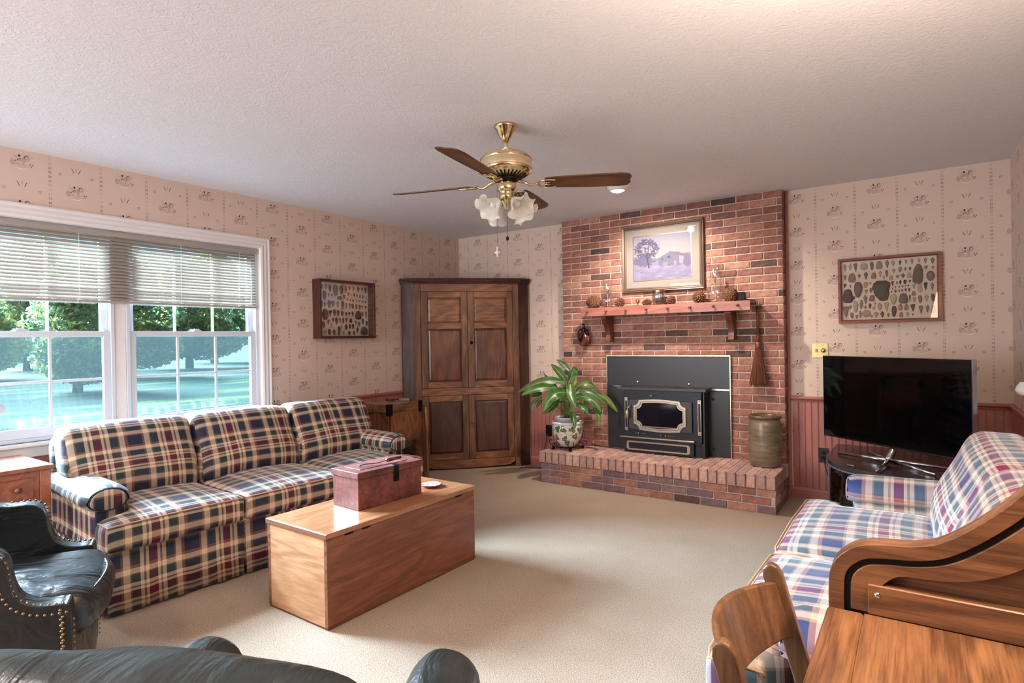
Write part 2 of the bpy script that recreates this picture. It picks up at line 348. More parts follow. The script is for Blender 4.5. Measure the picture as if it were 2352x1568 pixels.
# ------------------------------------------------------------------ mesh helpers
class MB:
    def __init__(s): s.v = []; s.f = []; s.uv = None
    def add(s, vs, fs):
        n = len(s.v); s.v += [tuple(v) for v in vs]; s.f += [tuple(i + n for i in f) for f in fs]; return s
    def box(s, x0, x1, y0, y1, z0, z1, ch=0.0):
        if ch <= 0:
            vs = [(x, y, z) for x in (x0, x1) for y in (y0, y1) for z in (z0, z1)]
            return s.add(vs, [(0, 1, 3, 2), (4, 6, 7, 5), (0, 4, 5, 1), (2, 3, 7, 6), (0, 2, 6, 4), (1, 5, 7, 3)])
        c = ch; vs = []
        X_, Y_, Z_ = (x0, x1), (y0, y1), (z0, z1)
        def sg(i): return 1 if i == 0 else -1
        idx = {}
        for i in (0, 1):
            for j in (0, 1):
                for k in (0, 1):
                    for a in range(3):
                        p = [X_[i], Y_[j], Z_[k]]
                        for b, q in enumerate((i, j, k)):
                            if b != a: p[b] += sg(q) * c
                        idx[(i, j, k, a)] = len(vs); vs.append(tuple(p))
        fs = []
        for a in range(3):
            b, d = [(1, 2), (2, 0), (0, 1)][a]
            for q in (0, 1):
                loop = []
                for (m, n) in ((0, 0), (1, 0), (1, 1), (0, 1)):
                    t_ = [0, 0, 0]; t_[a] = q; t_[b] = m; t_[d] = n; loop.append(idx[(*t_, a)])
                fs.append(tuple(loop if q else loop[::-1]))
        for a in range(3):
            b, d = [(1, 2), (2, 0), (0, 1)][a]
            for m in (0, 1):
                for n in (0, 1):
                    t0 = [0, 0, 0]; t0[b] = m; t0[d] = n; t1 = t0[:]; t1[a] = 1
                    fs.append((idx[(*t0, b)], idx[(*t1, b)], idx[(*t1, d)], idx[(*t0, d)]))
        for i in (0, 1):
            for j in (0, 1):
                for k in (0, 1): fs.append((idx[(i, j, k, 0)], idx[(i, j, k, 1)], idx[(i, j, k, 2)]))
        return s.add(vs, fs)
    def lathe(s, prof, cx=0, cy=0, n=24, cap0=True, cap1=True, axis='z', wave=None):
        vs = []
        for j, (r, z) in enumerate(prof):
            for i in range(n):
                a = 2 * PI * i / n; rr, zz = r, z
                if wave: rr, zz = wave(j, a, r, z)
                p = (rr * math.cos(a), rr * math.sin(a), zz)
                if axis == 'y': p = (p[0], p[2], p[1])
                if axis == 'x': p = (p[2], p[0], p[1])
                vs.append((p[0] + cx, p[1] + cy, p[2]) if axis == 'z' else p)
        m = len(prof)
        fs = [(j * n + i, j * n + (i + 1) % n, (j + 1) * n + (i + 1) % n, (j + 1) * n + i) for j in range(m - 1) for i in range(n)]
        if cap0: fs.append(tuple(range(n))[::-1])
        if cap1: fs.append(tuple((m - 1) * n + i for i in range(n)))
        return s.add(vs, fs)
    def tube(s, pts, r, n=8, closed=False, cap=True):
        pts = [Vector(p) for p in pts]; N = len(pts); vs = []; fs = []
        rr = r if isinstance(r, (list, tuple)) else [r] * N
        up = Vector((0, 0, 1)); prev = None
        for i, p in enumerate(pts):
            a = pts[(i - 1) % N] if (i > 0 or closed) else p; b = pts[(i + 1) % N] if (i < N - 1 or closed) else p
            d = (b - a).normalized() if (b - a).length > 1e-9 else Vector((0, 0, 1))
            if prev is None:
                u = d.cross(up if abs(d.z) < .9 else Vector((1, 0, 0))).normalized()
            else:
                u = (prev - d * prev.dot(d)).normalized()
            prev = u; w = d.cross(u)
            for k in range(n):
                t_ = 2 * PI * k / n; vs.append(p + (u * math.cos(t_) + w * math.sin(t_)) * rr[i])
        for i in range(N if closed else N - 1):
            for k in range(n):
                j = (i + 1) % N; fs.append((i * n + k, i * n + (k + 1) % n, j * n + (k + 1) % n, j * n + k))
        if cap and not closed: fs += [tuple(range(n))[::-1], tuple((N - 1) * n + k for k in range(n))]
        return s.add(vs, fs)
    def prism(s, poly, a0, a1, plane='xz'):
        """extrude 2-D polygon; plane xz -> extrude along y, xy -> z, yz -> x"""
        n = len(poly)
        def P(p, a): return {'xz': (p[0], a, p[1]), 'xy': (p[0], p[1], a), 'yz': (a, p[0], p[1])}[plane]
        vs = [P(p, a0) for p in poly] + [P(p, a1) for p in poly]
        fs = [tuple(range(n))[::-1], tuple(range(n, 2 * n))] + [(i, (i + 1) % n, n + (i + 1) % n, n + i) for i in range(n)]
        return s.add(vs, fs)
    def band(s, line, off, a0, a1, plane='xz'):
        """ribbon between polyline `line` and polyline `off`, extruded a0..a1"""
        def P(p, a): return {'xz': (p[0], a, p[1]), 'xy': (p[0], p[1], a), 'yz': (a, p[0], p[1])}[plane]
        n = len(line); vs = []
        for p, q in zip(line, off): vs += [P(p, a0), P(q, a0), P(q, a1), P(p, a1)]
        fs = []
        for i in range(n - 1):
            for k in range(4): fs.append((4 * i + k, 4 * i + (k + 1) % 4, 4 * i + 4 + (k + 1) % 4, 4 * i + 4 + k))
        fs += [(0, 1, 2, 3), tuple(4 * (n - 1) + k for k in (3, 2, 1, 0))]
        return s.add(vs, fs)
    def xf(s, m):
        s.v = [tuple(m @ Vector(v)) for v in s.v]; return s

def mesh_of(name, mb, m, smooth=False, recalc=True):
    me = bpy.data.meshes.new(name); me.from_pydata([tuple(v) for v in mb.v], [], mb.f)
    if recalc:
        b = bmesh.new(); b.from_mesh(me); bmesh.ops.recalc_face_normals(b, faces=b.faces); b.to_mesh(me); b.free()
    if m: me.materials.append(MT[m] if isinstance(m, str) else m)
    if smooth:
        me.polygons.foreach_set('use_smooth', [True] * len(me.polygons))
    return me

def link(name, me, parent=None, loc=None, rot=None, scale=None, color=None, kind=None, label=None):
    o = bpy.data.objects.new(name, me); COL.objects.link(o)
    if parent: o.parent = parent
    if loc is not None: o.location = loc
    if rot is not None: o.rotation_euler = rot
    if scale is not None: o.scale = scale
    if color is not None: o.color = color
    if kind: o['kind'] = kind
    if label: o['label'] = label
    return o

def obj(name, mb, m, parent=None, smooth=False, bevel=0.0, seg=2, sub=0, auto=None, **kw):
    o = link(name, mesh_of(name, mb, m, smooth or bool(auto)), parent, **kw)
    if bevel:
        b = o.modifiers.new('bevel', 'BEVEL'); b.width = bevel; b.segments = seg; b.limit_method = 'ANGLE'; b.angle_limit = math.radians(35)
    if sub:
        b = o.modifiers.new('sub', 'SUBSURF'); b.levels = sub; b.render_levels = sub
    if auto:
        me = o.data; b = bmesh.new(); b.from_mesh(me)
        for e in b.edges:
            if len(e.link_faces) == 2 and e.calc_face_angle(0) > math.radians(auto): e.smooth = False
        b.to_mesh(me); b.free()
    return o

def tag(o, label, cat, group=None, kind=None):
    o['label'] = label; o['category'] = cat
    if group: o['group'] = group
    if kind: o['kind'] = kind
    return o

def thing(name, label, cat, loc=(0, 0, 0), rz=0.0, group=None):
    o = bpy.data.objects.new(name, None); COL.objects.link(o); o.location = loc; o.rotation_euler = (0, 0, rz); o.empty_display_size = .05
    return tag(o, label, cat, group)

def struct(name, mb, m, parent=None, **kw):
    o = obj(name, mb, m, parent, **kw)
    if parent is None: o['kind'] = 'structure'
    return o

def uvbox(o, s=1.0, off=(0, 0), roll=None):
    """cloth coordinates: y across, height running over the top; ends use x; a roll wraps around its axis"""
    me = o.data; uv = me.uv_layers.new(name='UVMap') if not me.uv_layers else me.uv_layers[0]
    for p in me.polygons:
        n = p.normal; side = abs(n.y) > .74
        for li in p.loop_indices:
            c = me.vertices[me.loops[li].vertex_index].co
            if roll is not None:
                a = math.atan2(c.z - .535, c.y - roll); a = a + 2 * PI if (a < -PI / 2) else a
                q = (c.x, a * .095)
            else: q = (c.x, c.z) if side else (c.y, c.z - c.x)
            uv.data[li].uv = (q[0] * s + off[0], q[1] * s + off[1])

def cushion(cx, cy, cz, sx, sy, sz, r, crown=(0, 0, 0), n=12, warp=None, wr=0.0, seed=0):
    """rounded crowned box as MB"""
    hx, hy, hz = sx / 2, sy / 2, sz / 2; mb = MB(); key = {}
    def vert(p):
        q = [p[0] * hx, p[1] * hy, p[2] * hz]
        rr = min(r, hx * .98, hy * .98, hz * .98)
        inn = [max(-(h - rr), min(h - rr, a)) for a, h in zip(q, (hx, hy, hz))]
        d = Vector([a - b for a, b in zip(q, inn)])
        if d.length > 1e-9: q = list(Vector(inn) + d.normalized() * rr)
        ax, ay, az = (q[0] / hx, q[1] / hy, q[2] / hz)
        f = lambda a, b: max(0, (1 - a * a)) ** .7 * max(0, (1 - b * b)) ** .7
        q[0] += crown[0] * f(ay, az) * ax; q[1] += crown[1] * f(ax, az) * ay; q[2] += crown[2] * f(ax, ay) * (1 if az > 0 else -.25) * abs(az)
        v = Vector((q[0], q[1], q[2]))
        if wr:
            v += Vector((mnoise.noise(v * 7 + Vector((seed, 0, 0))), mnoise.noise(v * 7 + Vector((0, seed, 5))), mnoise.noise(v * 7 + Vector((9, 0, seed))))) * wr
        if warp: v = warp(v)
        return (v.x + cx, v.y + cy, v.z + cz)
    g = [math.sin((i / n * 2 - 1) * PI / 2 * .92) / math.sin(PI / 2 * .92) for i in range(n + 1)]
    for a in range(3):
        b, c = [(1, 2), (2, 0), (0, 1)][a]
        for q in (-1, 1):
            ids = []
            for i in range(n + 1):
                row = []
                for j in range(n + 1):
                    p = [0, 0, 0]; p[a] = q; p[b] = g[i]; p[c] = g[j]; k = tuple(round(w, 5) for w in p)
                    if k not in key: key[k] = len(mb.v); mb.v.append(vert(p))
                    row.append(key[k])
                ids.append(row)
            for i in range(n):
                for j in range(n):
                    f_ = (ids[i][j], ids[i + 1][j], ids[i + 1][j + 1], ids[i][j + 1]); mb.f.append(f_ if q > 0 else f_[::-1])
    return mb

def rotY(mb, deg, px, pz):
    m = Matrix.Translation((px, 0, pz)) @ Matrix.Rotation(math.radians(deg), 4, 'Y') @ Matrix.Translation((-px, 0, -pz))
    return mb.xf(m)

def lerp(a, b, t_): return a + (b - a) * t_
def bez(p, n=12):
    out = []
    for i in range(n + 1):
        t_ = i / n; a, b, c = [Vector(q) for q in p]
        out.append(a * (1 - t_) ** 2 + b * 2 * t_ * (1 - t_) + c * t_ * t_)
    return out
def smooth_line(pts, n=6):
    """Catmull-Rom through 2-D/3-D points"""
    P = [Vector(p) for p in pts]; out = []
    for i in range(len(P) - 1):
        p0 = P[max(0, i - 1)]; p1 = P[i]; p2 = P[i + 1]; p3 = P[min(len(P) - 1, i + 2)]
        for k in range(n):
            t_ = k / n
            out.append(0.5 * ((2 * p1) + (p2 - p0) * t_ + (2 * p0 - 5 * p1 + 4 * p2 - p3) * t_ ** 2 + (3 * p1 - p0 - 3 * p2 + p3) * t_ ** 3))
    out.append(P[-1]); return out

# ================================================================== ROOM SHELL
H = 2.44; RW = 4.776; YB = -7.5
struct('floor', MB().box(-.12, RW + .12, YB - .12, .12, -.06, 0), 'carpet')
struct('ceiling', MB().box(-.12, RW + .12, YB - .12, .12, H, H + .08), 'ceiling')
WY0, WY1, WZ0, WZ1 = -4.42, -2.455, .745, 2.045
wl = struct('wall_left', MB().box(-.12, 0, WY1, .12, 0, H).box(-.12, 0, YB, WY0, 0, H).box(-.12, 0, WY0, WY1, 0, WZ0).box(-.12, 0, WY0, WY1, WZ1, H), 'paper_left')
wb = struct('wall_back', MB().box(0, RW, 0, .12, 0, H), 'paper_back')
wr_ = struct('wall_right', MB().box(RW, RW + .12, YB, .12, 0, H), 'paper_right')
struct('wall_rear', MB().box(0, RW, YB - .12, YB, 0, H), 'rust')
# beadboard planks (parts of the walls)
PW = .0465
pl = MB().box(0, PW - .0075, -.010, 0, .085, .775, .0015)
plank_me = mesh_of('plank', pl, 'rust')
bead = mesh_of('bead', MB().box(PW - .0055, PW - .0015, -.008, 0, .085, .775, .001), 'rust')
k = 0
for (xa, xb) in ((.93, 1.40), (3.40, RW - .002)):
    x = xb - PW
    while x > xa - .01:
        link('plank', plank_me, wb, loc=(x, 0, 0)); link('bead', bead, wb, loc=(x, 0, 0)); x -= PW
y = -.02
while y > -2.36:
    link('plank', plank_me, wl, loc=(0, y - PW, 0), rot=(0, 0, PI / 2)); link('bead', bead, wl, loc=(0, y - PW, 0), rot=(0, 0, PI / 2)); y -= PW
y = -.01
while y > -1.9:
    link('plank', plank_me, wr_, loc=(RW, y, 0), rot=(0, 0, -PI / 2)); link('bead', bead, wr_, loc=(RW, y, 0), rot=(0, 0, -PI / 2)); y -= PW
# wainscot backing paint, chair rails and baseboards
def rail_prof(d): return [(0, .762), (d * .45, .762), (d * .55, .775), (d * .8, .780), (d, .788), (d, .800), (d * .85, .806), (0, .806)]
def base_prof(d): return [(0, 0), (d, 0), (d, .065), (d * .75, .078), (d * .4, .088), (0, .088)]
struct('trim_1', MB().prism([(-a, b) for a, b in rail_prof(.030)], .90, 1.398, 'yz'), 'rust')
struct('trim_2', MB().prism([(-a, b) for a, b in rail_prof(.030)], 3.415, RW, 'yz'), 'rust')
struct('trim_3', MB().prism(rail_prof(.030), -2.36, -.0, 'xz'), 'rust')
struct('trim_4', MB().prism([(RW - a, b) for a, b in rail_prof(.030)], YB, 0, 'xz'), 'rust')
struct('baseboard_back', MB().prism([(-a, b) for a, b in base_prof(.020)], .90, 1.41, 'yz').prism([(-a, b) for a, b in base_prof(.020)], 3.40, RW, 'yz'), 'rust')
struct('baseboard_left', MB().prism(base_prof(.020), YB, 0, 'xz'), 'rust')
struct('baseboard_right', MB().prism([(RW - a, b) for a, b in base_prof(.020)], YB, 0, 'xz'), 'rust')
struct('trim_5', MB().box(3.393, 3.412, -.022, 0, 0, H, .002), 'rust')     # rust batten beside the chimney
struct('trim_6', MB().box(0.0002, .006, -4.5, -2.36, .09, .70), 'rust')    # painted boarding under the window
struct('trim_7', MB().box(RW - .006, RW - .0002, YB, -1.9, .09, .765), 'rust')

# ------------------------------------------------------------------ window
def casing_prof(): return [(0, 0), (.006, .016), (.020, .020), (.034, .015), (.050, .018), (.066, .013), (.080, .018), (.090, .012), (.090, 0)]
def casing(name, a, b, horizontal, edge, sgn):
    pr = casing_prof(); mb = MB(); vs = []
    for end in (0, 1):
        for (w, d) in pr:
            q = w * sgn
            e = (a + (-w if True else 0)) if end == 0 else (b + w)
            vs.append((d, e, edge + q) if horizontal else (d, edge + q, e))
    n = len(pr)
    mb.add(vs, [tuple(range(n)), tuple(range(n, 2 * n))[::-1]] + [(i, (i + 1) % n, n + (i + 1) % n, n + i) for i in range(n)])
    return struct(name, mb, 'white')
casing('trim_8', WY0, WY1, True, WZ1 - .005, 1)
def vcas(name, edge, sgn):
    pr = casing_prof(); mb = MB(); n = len(pr); vs = []
    for (w, d) in pr: vs.append((d, edge + w * sgn, WZ0 - .02))
    for (w, d) in pr: vs.append((d, edge + w * sgn, WZ1 - .005 + w))
    mb.add(vs, [tuple(range(n)), tuple(range(n, 2 * n))[::-1]] + [(i, (i + 1) % n, n + (i + 1) % n, n + i) for i in range(n)])
    struct(name, mb, 'white')
vcas('trim_9', WY1, 1); vcas('trim_10', WY0, -1)
struct('trim_11', MB().box(-.10, .045, WY0 - .10, WY1 + .095, WZ0 - .022, WZ0 + .0, .004), 'white')   # stool
struct('trim_12', MB().box(0, .016, WY0 - .08, WY1 + .075, WZ0 - .085, WZ0 - .022, .003), 'white')     # apron
def window_unit(name, ya, yb):
    z0, z1 = WZ0, WZ1
    w = struct(name, MB().box(-.115, -.02, ya, ya + .022, z0, z1).box(-.115, -.02, yb - .022, yb, z0, z1).box(-.115, -.02, ya + .022, yb - .022, z1 - .022, z1).box(-.115, -.02, ya + .022, yb - .022, z0, z0 + .022), 'vinyl', bevel=.002)
    a, b = ya + .022, yb - .022; zm = 1.375
    def sash(x0, x1, za, zb, bot, top):
        s = obj('sash', MB().box(x0, x1, a, a + .040, za, zb).box(x0, x1, b - .040, b, za, zb).box(x0, x1, a + .04, b - .04, za, za + bot).box(x0, x1, a + .04, b - .04, zb - top, zb), 'vinyl', w, bevel=.003)
        ga, gb, gz0, gz1 = a + .04, b - .04, za + bot, zb - top
        xm = (x0 + x1) / 2; ncol, nrow = 3, 2
        for i in range(1, ncol):
            yy = lerp(ga, gb, i / ncol); obj('muntin', MB().box(xm - .007, xm + .007, yy - .008, yy + .008, gz0, gz1, .002), 'vinyl', s)
        for j in range(1, nrow):
            zz = lerp(gz0, gz1, j / nrow); obj('muntin', MB().box(xm - .006, xm + .006, ga, gb, zz - .008, zz + .008, .002), 'vinyl', s)
        for i in range(ncol):
            for j in range(nrow):
                obj('pane', MB().box(xm - .002, xm + .001, lerp(ga, gb, i / ncol), lerp(ga, gb, (i + 1) / ncol), lerp(gz0, gz1, j / nrow), lerp(gz0, gz1, (j + 1) / nrow)), 'pane', s)
        return s
    sash(-.062, -.030, z0 + .022, zm + .018, .055, .036)
    sash(-.098, -.066, zm - .018, z1 - .022, .036, .045)
    obj('insect_screen', MB().box(-.1125, -.1115, a, b, z0 + .022, zm), 'screen', w)
    yc = (a + b) / 2
    obj('sash_lock', MB().box(-.060, -.034, yc - .028, yc + .028, zm + .018, zm + .026, .002).box(-.055, -.040, yc - .018, yc + .018, zm + .026, zm + .036, .003), 'vinyl', w)
    return w
window_unit('window_1', WY0, -3.463); window_unit('window_2', -3.395, WY1)
struct('trim_13', MB().box(-.115, -.026, -3.463, -3.395, WZ0, WZ1, .004), 'white')

# venetian blind
bl = thing('venetian_blind', 'raised beige venetian blind across the top half of the white double window', 'blind', (-.008, 0, 0))
BY0, BY1 = WY0 + .02, WY1 - .022
obj('headrail', MB().box(-.012, .014, BY0, BY1, 1.998, 2.024, .002), 'blind', bl)
sl = MB(); th = math.radians(54)
N_ = 5
for i in range(N_):
    a0 = (i / (N_ - 1) - .5)
    h0 = .0013 * (1 - (2 * a0) ** 2)
    xx = a0 * .025 * math.cos(th) - h0 * math.sin(th) * -1; zz = -a0 * .025 * math.sin(th) + h0 * math.cos(th)
    sl.v += [(xx, BY0 + .006, zz), (xx, BY1 - .006, zz)]
for i in range(N_ - 1): sl.f.append((2 * i, 2 * i + 1, 2 * i + 3, 2 * i + 2))
nslat = 19; sl_top, sl_bot = 1.985, 1.601
slat_me = mesh_of('slat', sl, 'blind', True, False)
for i in range(nslat): link('slat', slat_me, bl, loc=(0, 0, lerp(sl_top, sl_bot, i / (nslat - 1))))
obj('bottom_rail', MB().box(-.010, .012, BY0 + .004, BY1 - .004, 1.572, 1.588, .003), 'blind', bl)
for yy in (-4.28, -3.66, -3.05, -2.62):
    obj('ladder_cord', MB().tube([(.0125, yy, 1.588), (.0125, yy, 2.0)], .0012, 5), 'white', bl)
    obj('rail_clip', MB().box(.008, .016, yy - .012, yy + .012, 1.568, 1.590, .002), 'glass', bl)
obj('tilt_wand', MB().tube([(.018, -2.53, 2.0), (.018, -2.53, 1.60)], .0022, 6), 'glass', bl)

# ------------------------------------------------------------------ outside
g = MB().box(-70, -.35, -60, 45, -.75, -.55)
struct('ground', g, 'lawn')
def leafcloud(seed, blobs, n, size):
    r = random.Random(seed); mb = MB()
    for _ in range(n):
        c, rad = r.choice(blobs)
        d = Vector((r.gauss(0, 1), r.gauss(0, 1), r.gauss(0, 1))).normalized() * (r.random() ** .4)
        p = Vector(c) + Vector((d.x * rad[0], d.y * rad[1], d.z * rad[2]))
        u = Vector((r.gauss(0, 1), r.gauss(0, 1), r.gauss(0, 1))).normalized(); w = u.orthogonal().normalized(); s_ = size * (.6 + r.random())
        mb.add([p - u * s_, p + w * s_ * .55, p + u * s_, p - w * s_ * .55], [(0, 1, 2, 3)])
    return mb
kinds = [([((0, 0, 4.6), (2.2, 2.4, 1.8)), ((.6, 1.2, 3.2), (1.8, 1.9, 1.3)), ((-.4, -1.3, 3.0), (1.8, 1.9, 1.3)), ((0, .2, 6.2), (1.5, 1.6, 1.4))], 20000),
         ([((0, 0, 2.6), (1.9, 2.1, 2.1)), ((0, .8, 1.5), (1.6, 1.7, 1.1)), ((.3, -1, 1.5), (1.5, 1.6, 1.1)), ((0, 0, 4.4), (1.2, 1.3, 1.3))], 20000)]
fol = [mesh_of('foliage', leafcloud(i + 3, b, n, .105), 'foliage', False, False) for i, (b, n) in enumerate(kinds)]
trk = mesh_of('trunk', MB().tube([(0, 0, 0), (.05, .03, 1.2), (0, .08, 2.6), (.1, 0, 4.2)], [.20, .16, .14, .07], 10), 'bark', True)
tl_ = [(-15, -1.6, 0, .62), (-24, 4.5, 1, .95), (-25, -9.5, 1, 1.0), (-33, -2.2, 0, .95), (-34, 10.5, 1, 1.25), (-35, -16.5, 1, 1.3), (-31, 20.5, 0, 1.05), (-44, 3.5, 1, 1.5),
       (-45, -9.5, 1, 1.5), (-44, 19.0, 1, 1.6), (-41, 31.0, 1, 1.7), (-56, 12.0, 1, 1.9), (-57, -2.5, 1, 1.9), (-55, 27.0, 1, 2.0), (-52, -20.0, 1, 2.0)]
lab = ['big-leaved tree nearest the window outside, with a bare trunk on the lawn', 'rounded bushy tree farther back on the lawn outside the window']
for i, (x, y, k_, s_) in enumerate(tl_):
    t_ = thing('lawn_tree', lab[0] if i == 0 else 'blue-green tree in the row of trees beyond the lawn outside', 'tree', (x, y, -.55), i * 1.3, None if i == 0 else 'trees beyond the lawn')
    t_.scale = (s_, s_, s_)
    link('trunk', trk, t_); link('foliage', fol[k_], t_)

# ================================================================== CHIMNEY AND HEARTH
CX0, CX1, CY = 1.400, 3.390, -.112
CH = .0603
BR = [srgb(154, 106, 90), srgb(146, 98, 84), srgb(160, 114, 98), srgb(138, 92, 80), srgb(150, 104, 90), srgb(132, 90, 80), srgb(122, 84, 76), srgb(166, 122, 104)]
BD = [srgb(84, 62, 58), srgb(74, 58, 56), srgb(96, 70, 64)]
def pick(r, dark=.05): return r.choice(BD) if r.random() < dark else r.choice(BR)
chim = thing('brick_chimney', 'floor-to-ceiling red brick chimney breast with pale mortar joints', 'chimney')
obj('mortar', MB().box(CX0 + .006, CX1 - .006, CY + .006, -.0005, .27, H - .001), 'mortar', chim)
brick_cache = {}
def brick_mesh(l, d, h, ch=.003):
    k = (round(l, 3), round(d, 3), round(h, 3))
    if k not in brick_cache:
        brick_cache[k] = mesh_of('brick', MB().box(0, l, 0, d, 0, h, ch), 'brick')
    return brick_cache[k]
rest = MB(); rb = random.Random(21); BL = .2055; J = .010
row = 0; z = H - CH; nb = 0
while z > .26:
    off = 0 if row % 2 == 0 else BL / 2
    x = CX0 - off
    while x < CX1 - .012:
        x0 = max(x, CX0); x1 = min(x + BL - J, CX1)
        if x1 - x0 > .03:
            behind = x0 > 1.875 and x1 < 2.97 and z + CH < 1.125
            if not behind and nb >= 300: rest.box(x0, x1, CY, CY + .1, z + J / 2, z + CH - J / 2, .003)
            if not behind and nb < 300:
                l = round(x1 - x0, 3); nb += 1
                o = link('brick', brick_mesh(l, .100, CH - J), chim, loc=(x0, CY + rb.uniform(-.0018, .0018), z + J / 2), color=pick(rb))
        x += BL
    row += 1; z -= CH
if rest.v: obj('lowest_bricks', rest, 'brick', chim, color=srgb(146, 98, 84), kind='stuff')
hearth = thing('brick_hearth', 'raised brick hearth with a rowlock edge in front of the chimney', 'hearth')
HX0, HX1, HY, HZ = 1.425, 3.405, -.615, .280
obj('mortar', MB().box(HX0 + .012, HX1 - .008, HY + .010, CY + .001, 0, HZ - .005), 'mortar', hearth)
n = 29; pw = (HX1 - HX0 + .016) / n
for i in range(n):
    x0 = HX0 - .008 + i * pw
    offy = 0
    segs = [(HY - .012, HY + .188), (HY + .198, HY + .398), (HY + .408, CY - .001)] if i % 2 == 0 else [(HY - .012, HY + .088), (HY + .098, HY + .298), (HY + .308, CY - .001)]
    for (a, b) in segs:
        o = link('brick', brick_mesh(pw - .011, b - a, .098), hearth, loc=(x0, a + rb.uniform(-.002, .002) * (a < HY), HZ - .098 + rb.uniform(-.0015, .0012)), color=rb.choice([srgb(188, 150, 136), srgb(178, 140, 130), srgb(196, 160, 146), srgb(166, 132, 126)]))
for rw in range(3):
    z0 = rw * .0603 - (.004 if rw == 0 else 0)
    x = HX0 - (BL / 2 if rw % 2 else 0)
    while x < HX1:
        x0 = max(x, HX0); x1 = min(x + BL - J, HX1)
        if x1 - x0 > .03: link('brick', brick_mesh(x1 - x0, .09, CH - J), hearth, loc=(x0, HY + rb.uniform(-.0015, .0015), max(z0, 0) + J / 2), color=pick(rb, .16) if rb.random() < .5 else rb.choice([srgb(128, 102, 104), srgb(112, 88, 94)]))
        x += BL
    y = HY + .10 + (BL / 2 if rw % 2 else 0)
    while y < CY - .02:
        y1 = min(y + BL - J, CY - .002)
        link('brick', brick_mesh(y1 - y, .04, CH - J), hearth, loc=(HX1 + rb.uniform(-.0015, .0015), y, max(z0, 0) + J / 2), rot=(0, 0, PI / 2), color=rb.choice(BR)); y += BL

# ------------------------------------------------------------------ stove insert
st = thing('wood_stove_insert', 'black wood stove insert with brass-framed oval-cornered glass door', 'stove', (2.43, 0, HZ))
SX = -2.43; SZ = -HZ
def B_(x0, x1, y0, y1, z0, z1, ch=0): return MB().box(x0 + SX, x1 + SX, y0, y1, z0 + SZ, z1 + SZ, ch)
obj('surround_panel', B_(1.872, 2.975, -.126, CY - .003, .845, 1.124), 'black_steel', st)
obj('surround_panel', B_(1.872, 2.10, -.130, CY - .003, HZ, .845), 'black_steel', st)
obj('surround_panel', B_(2.75, 2.975, -.130, CY - .003, HZ, .845), 'black_steel', st)
obj('panel_flange', B_(1.874, 2.035, -.137, -.1302, .842, .856, .001), 'chrome', st)
obj('panel_flange', B_(2.815, 2.972, -.137, -.1302, .838, .852, .001), 'nickel', st)
tb = B_(1.864, 2.983, -.136, CY - .003, 1.122, 1.134, .002)
obj('brass_trim', tb, 'trim_brass', st); obj('brass_trim', B_(1.864, 1.874, -.136, CY - .003, HZ, 1.122, .002), 'trim_brass', st)
obj('brass_trim', B_(2.973, 2.983, -.136, CY - .003, HZ, 1.122, .002), 'trim_brass', st)
obj('stove_body', B_(2.085, 2.790, -.250, -.131, .40, .835, .004).box(2.10 + SX, 2.775 + SX, -.235, -.131, 0, .13), 'stove', st)
# sloping hood
hd = MB().prism([(-.131, .862 + SZ), (-.295, .855 + SZ), (-.300, .835 + SZ), (-.290, .833 + SZ), (-.240, .838 + SZ), (-.131, .840 + SZ)], 2.045 + SX, 2.825 + SX, 'yz')
obj('hood', hd, 'stove_door', st, bevel=.002)
# door with bowed top and bottom
def arch(x0, x1, z0, z1, bow, n=14):
    p = [(lerp(x0, x1, i / n), z0 - bow * math.sin(PI * i / n)) for i in range(n + 1)]
    p += [(lerp(x1, x0, i / n), z1 + bow * math.sin(PI * i / n)) for i in range(n + 1)]
    return [(a + SX, b + SZ) for a, b in p]
dr = obj('door', MB().prism(arch(2.135, 2.700, .490, .742, .016), -.272, -.2505, 'xz'), 'stove_door', st, bevel=.004)
def notch(x0, x1, z0, z1, r, bow, n=8):
    """rectangle with concave stepped corners"""
    P = []
    def q(cx, cz, a0, a1): return [(cx + r * math.cos(lerp(a0, a1, i / 5)), cz + r * math.sin(lerp(a0, a1, i / 5))) for i in range(6)]
    bot = [(lerp(x0 + r, x1 - r, i / n), z0 - bow * math.sin(PI * i / n)) for i in range(1, n)]
    top = [(lerp(x1 - r, x0 + r, i / n), z1 + bow * math.sin(PI * i / n)) for i in range(1, n)]
    P += q(x0, z0, PI / 2, 0) + bot + q(x1, z0, PI, PI / 2) + q(x1, z1, -PI / 2, -PI) + top + q(x0, z1, 0, -PI / 2)
    return P
def ring(o_, i_, a0, a1):
    mb = MB(); n = len(o_); f = lambda p, a: (p[0] + SX, a, p[1] + SZ)
    mb.add([f(p, a0) for p in o_] + [f(p, a0) for p in i_] + [f(p, a1) for p in o_] + [f(p, a1) for p in i_],
           [(i, (i + 1) % n, n + (i + 1) % n, n + i) for i in range(n)] + [(2 * n + i, 3 * n + i, 3 * n + (i + 1) % n, 2 * n + (i + 1) % n) for i in range(n)] +
           [(i, 2 * n + i, 2 * n + (i + 1) % n, (i + 1) % n) for i in range(n)] + [(n + i, n + (i + 1) % n, 3 * n + (i + 1) % n, 3 * n + i) for i in range(n)])
    return mb
o1 = notch(2.190, 2.652, .488, .747, .048, .012); i1 = notch(2.207, 2.635, .505, .730, .050, .011)
o2 = notch(2.209, 2.633, .507, .728, .050, .011); i2 = notch(2.217, 2.625, .515, .720, .051, .010)
o3 = notch(2.219, 2.623, .517, .718, .051, .010)
obj('brass_door_frame', ring(o1, i1, -.286, -.270), 'nickel', dr, bevel=.002)
obj('inner_door_frame', ring(o2, i2, -.282, -.268), 'nickel', dr)
obj('glass', MB().prism([(a + SX, b + SZ) for a, b in o3], -.276, -.2725, 'xz'), 'firebox', dr)
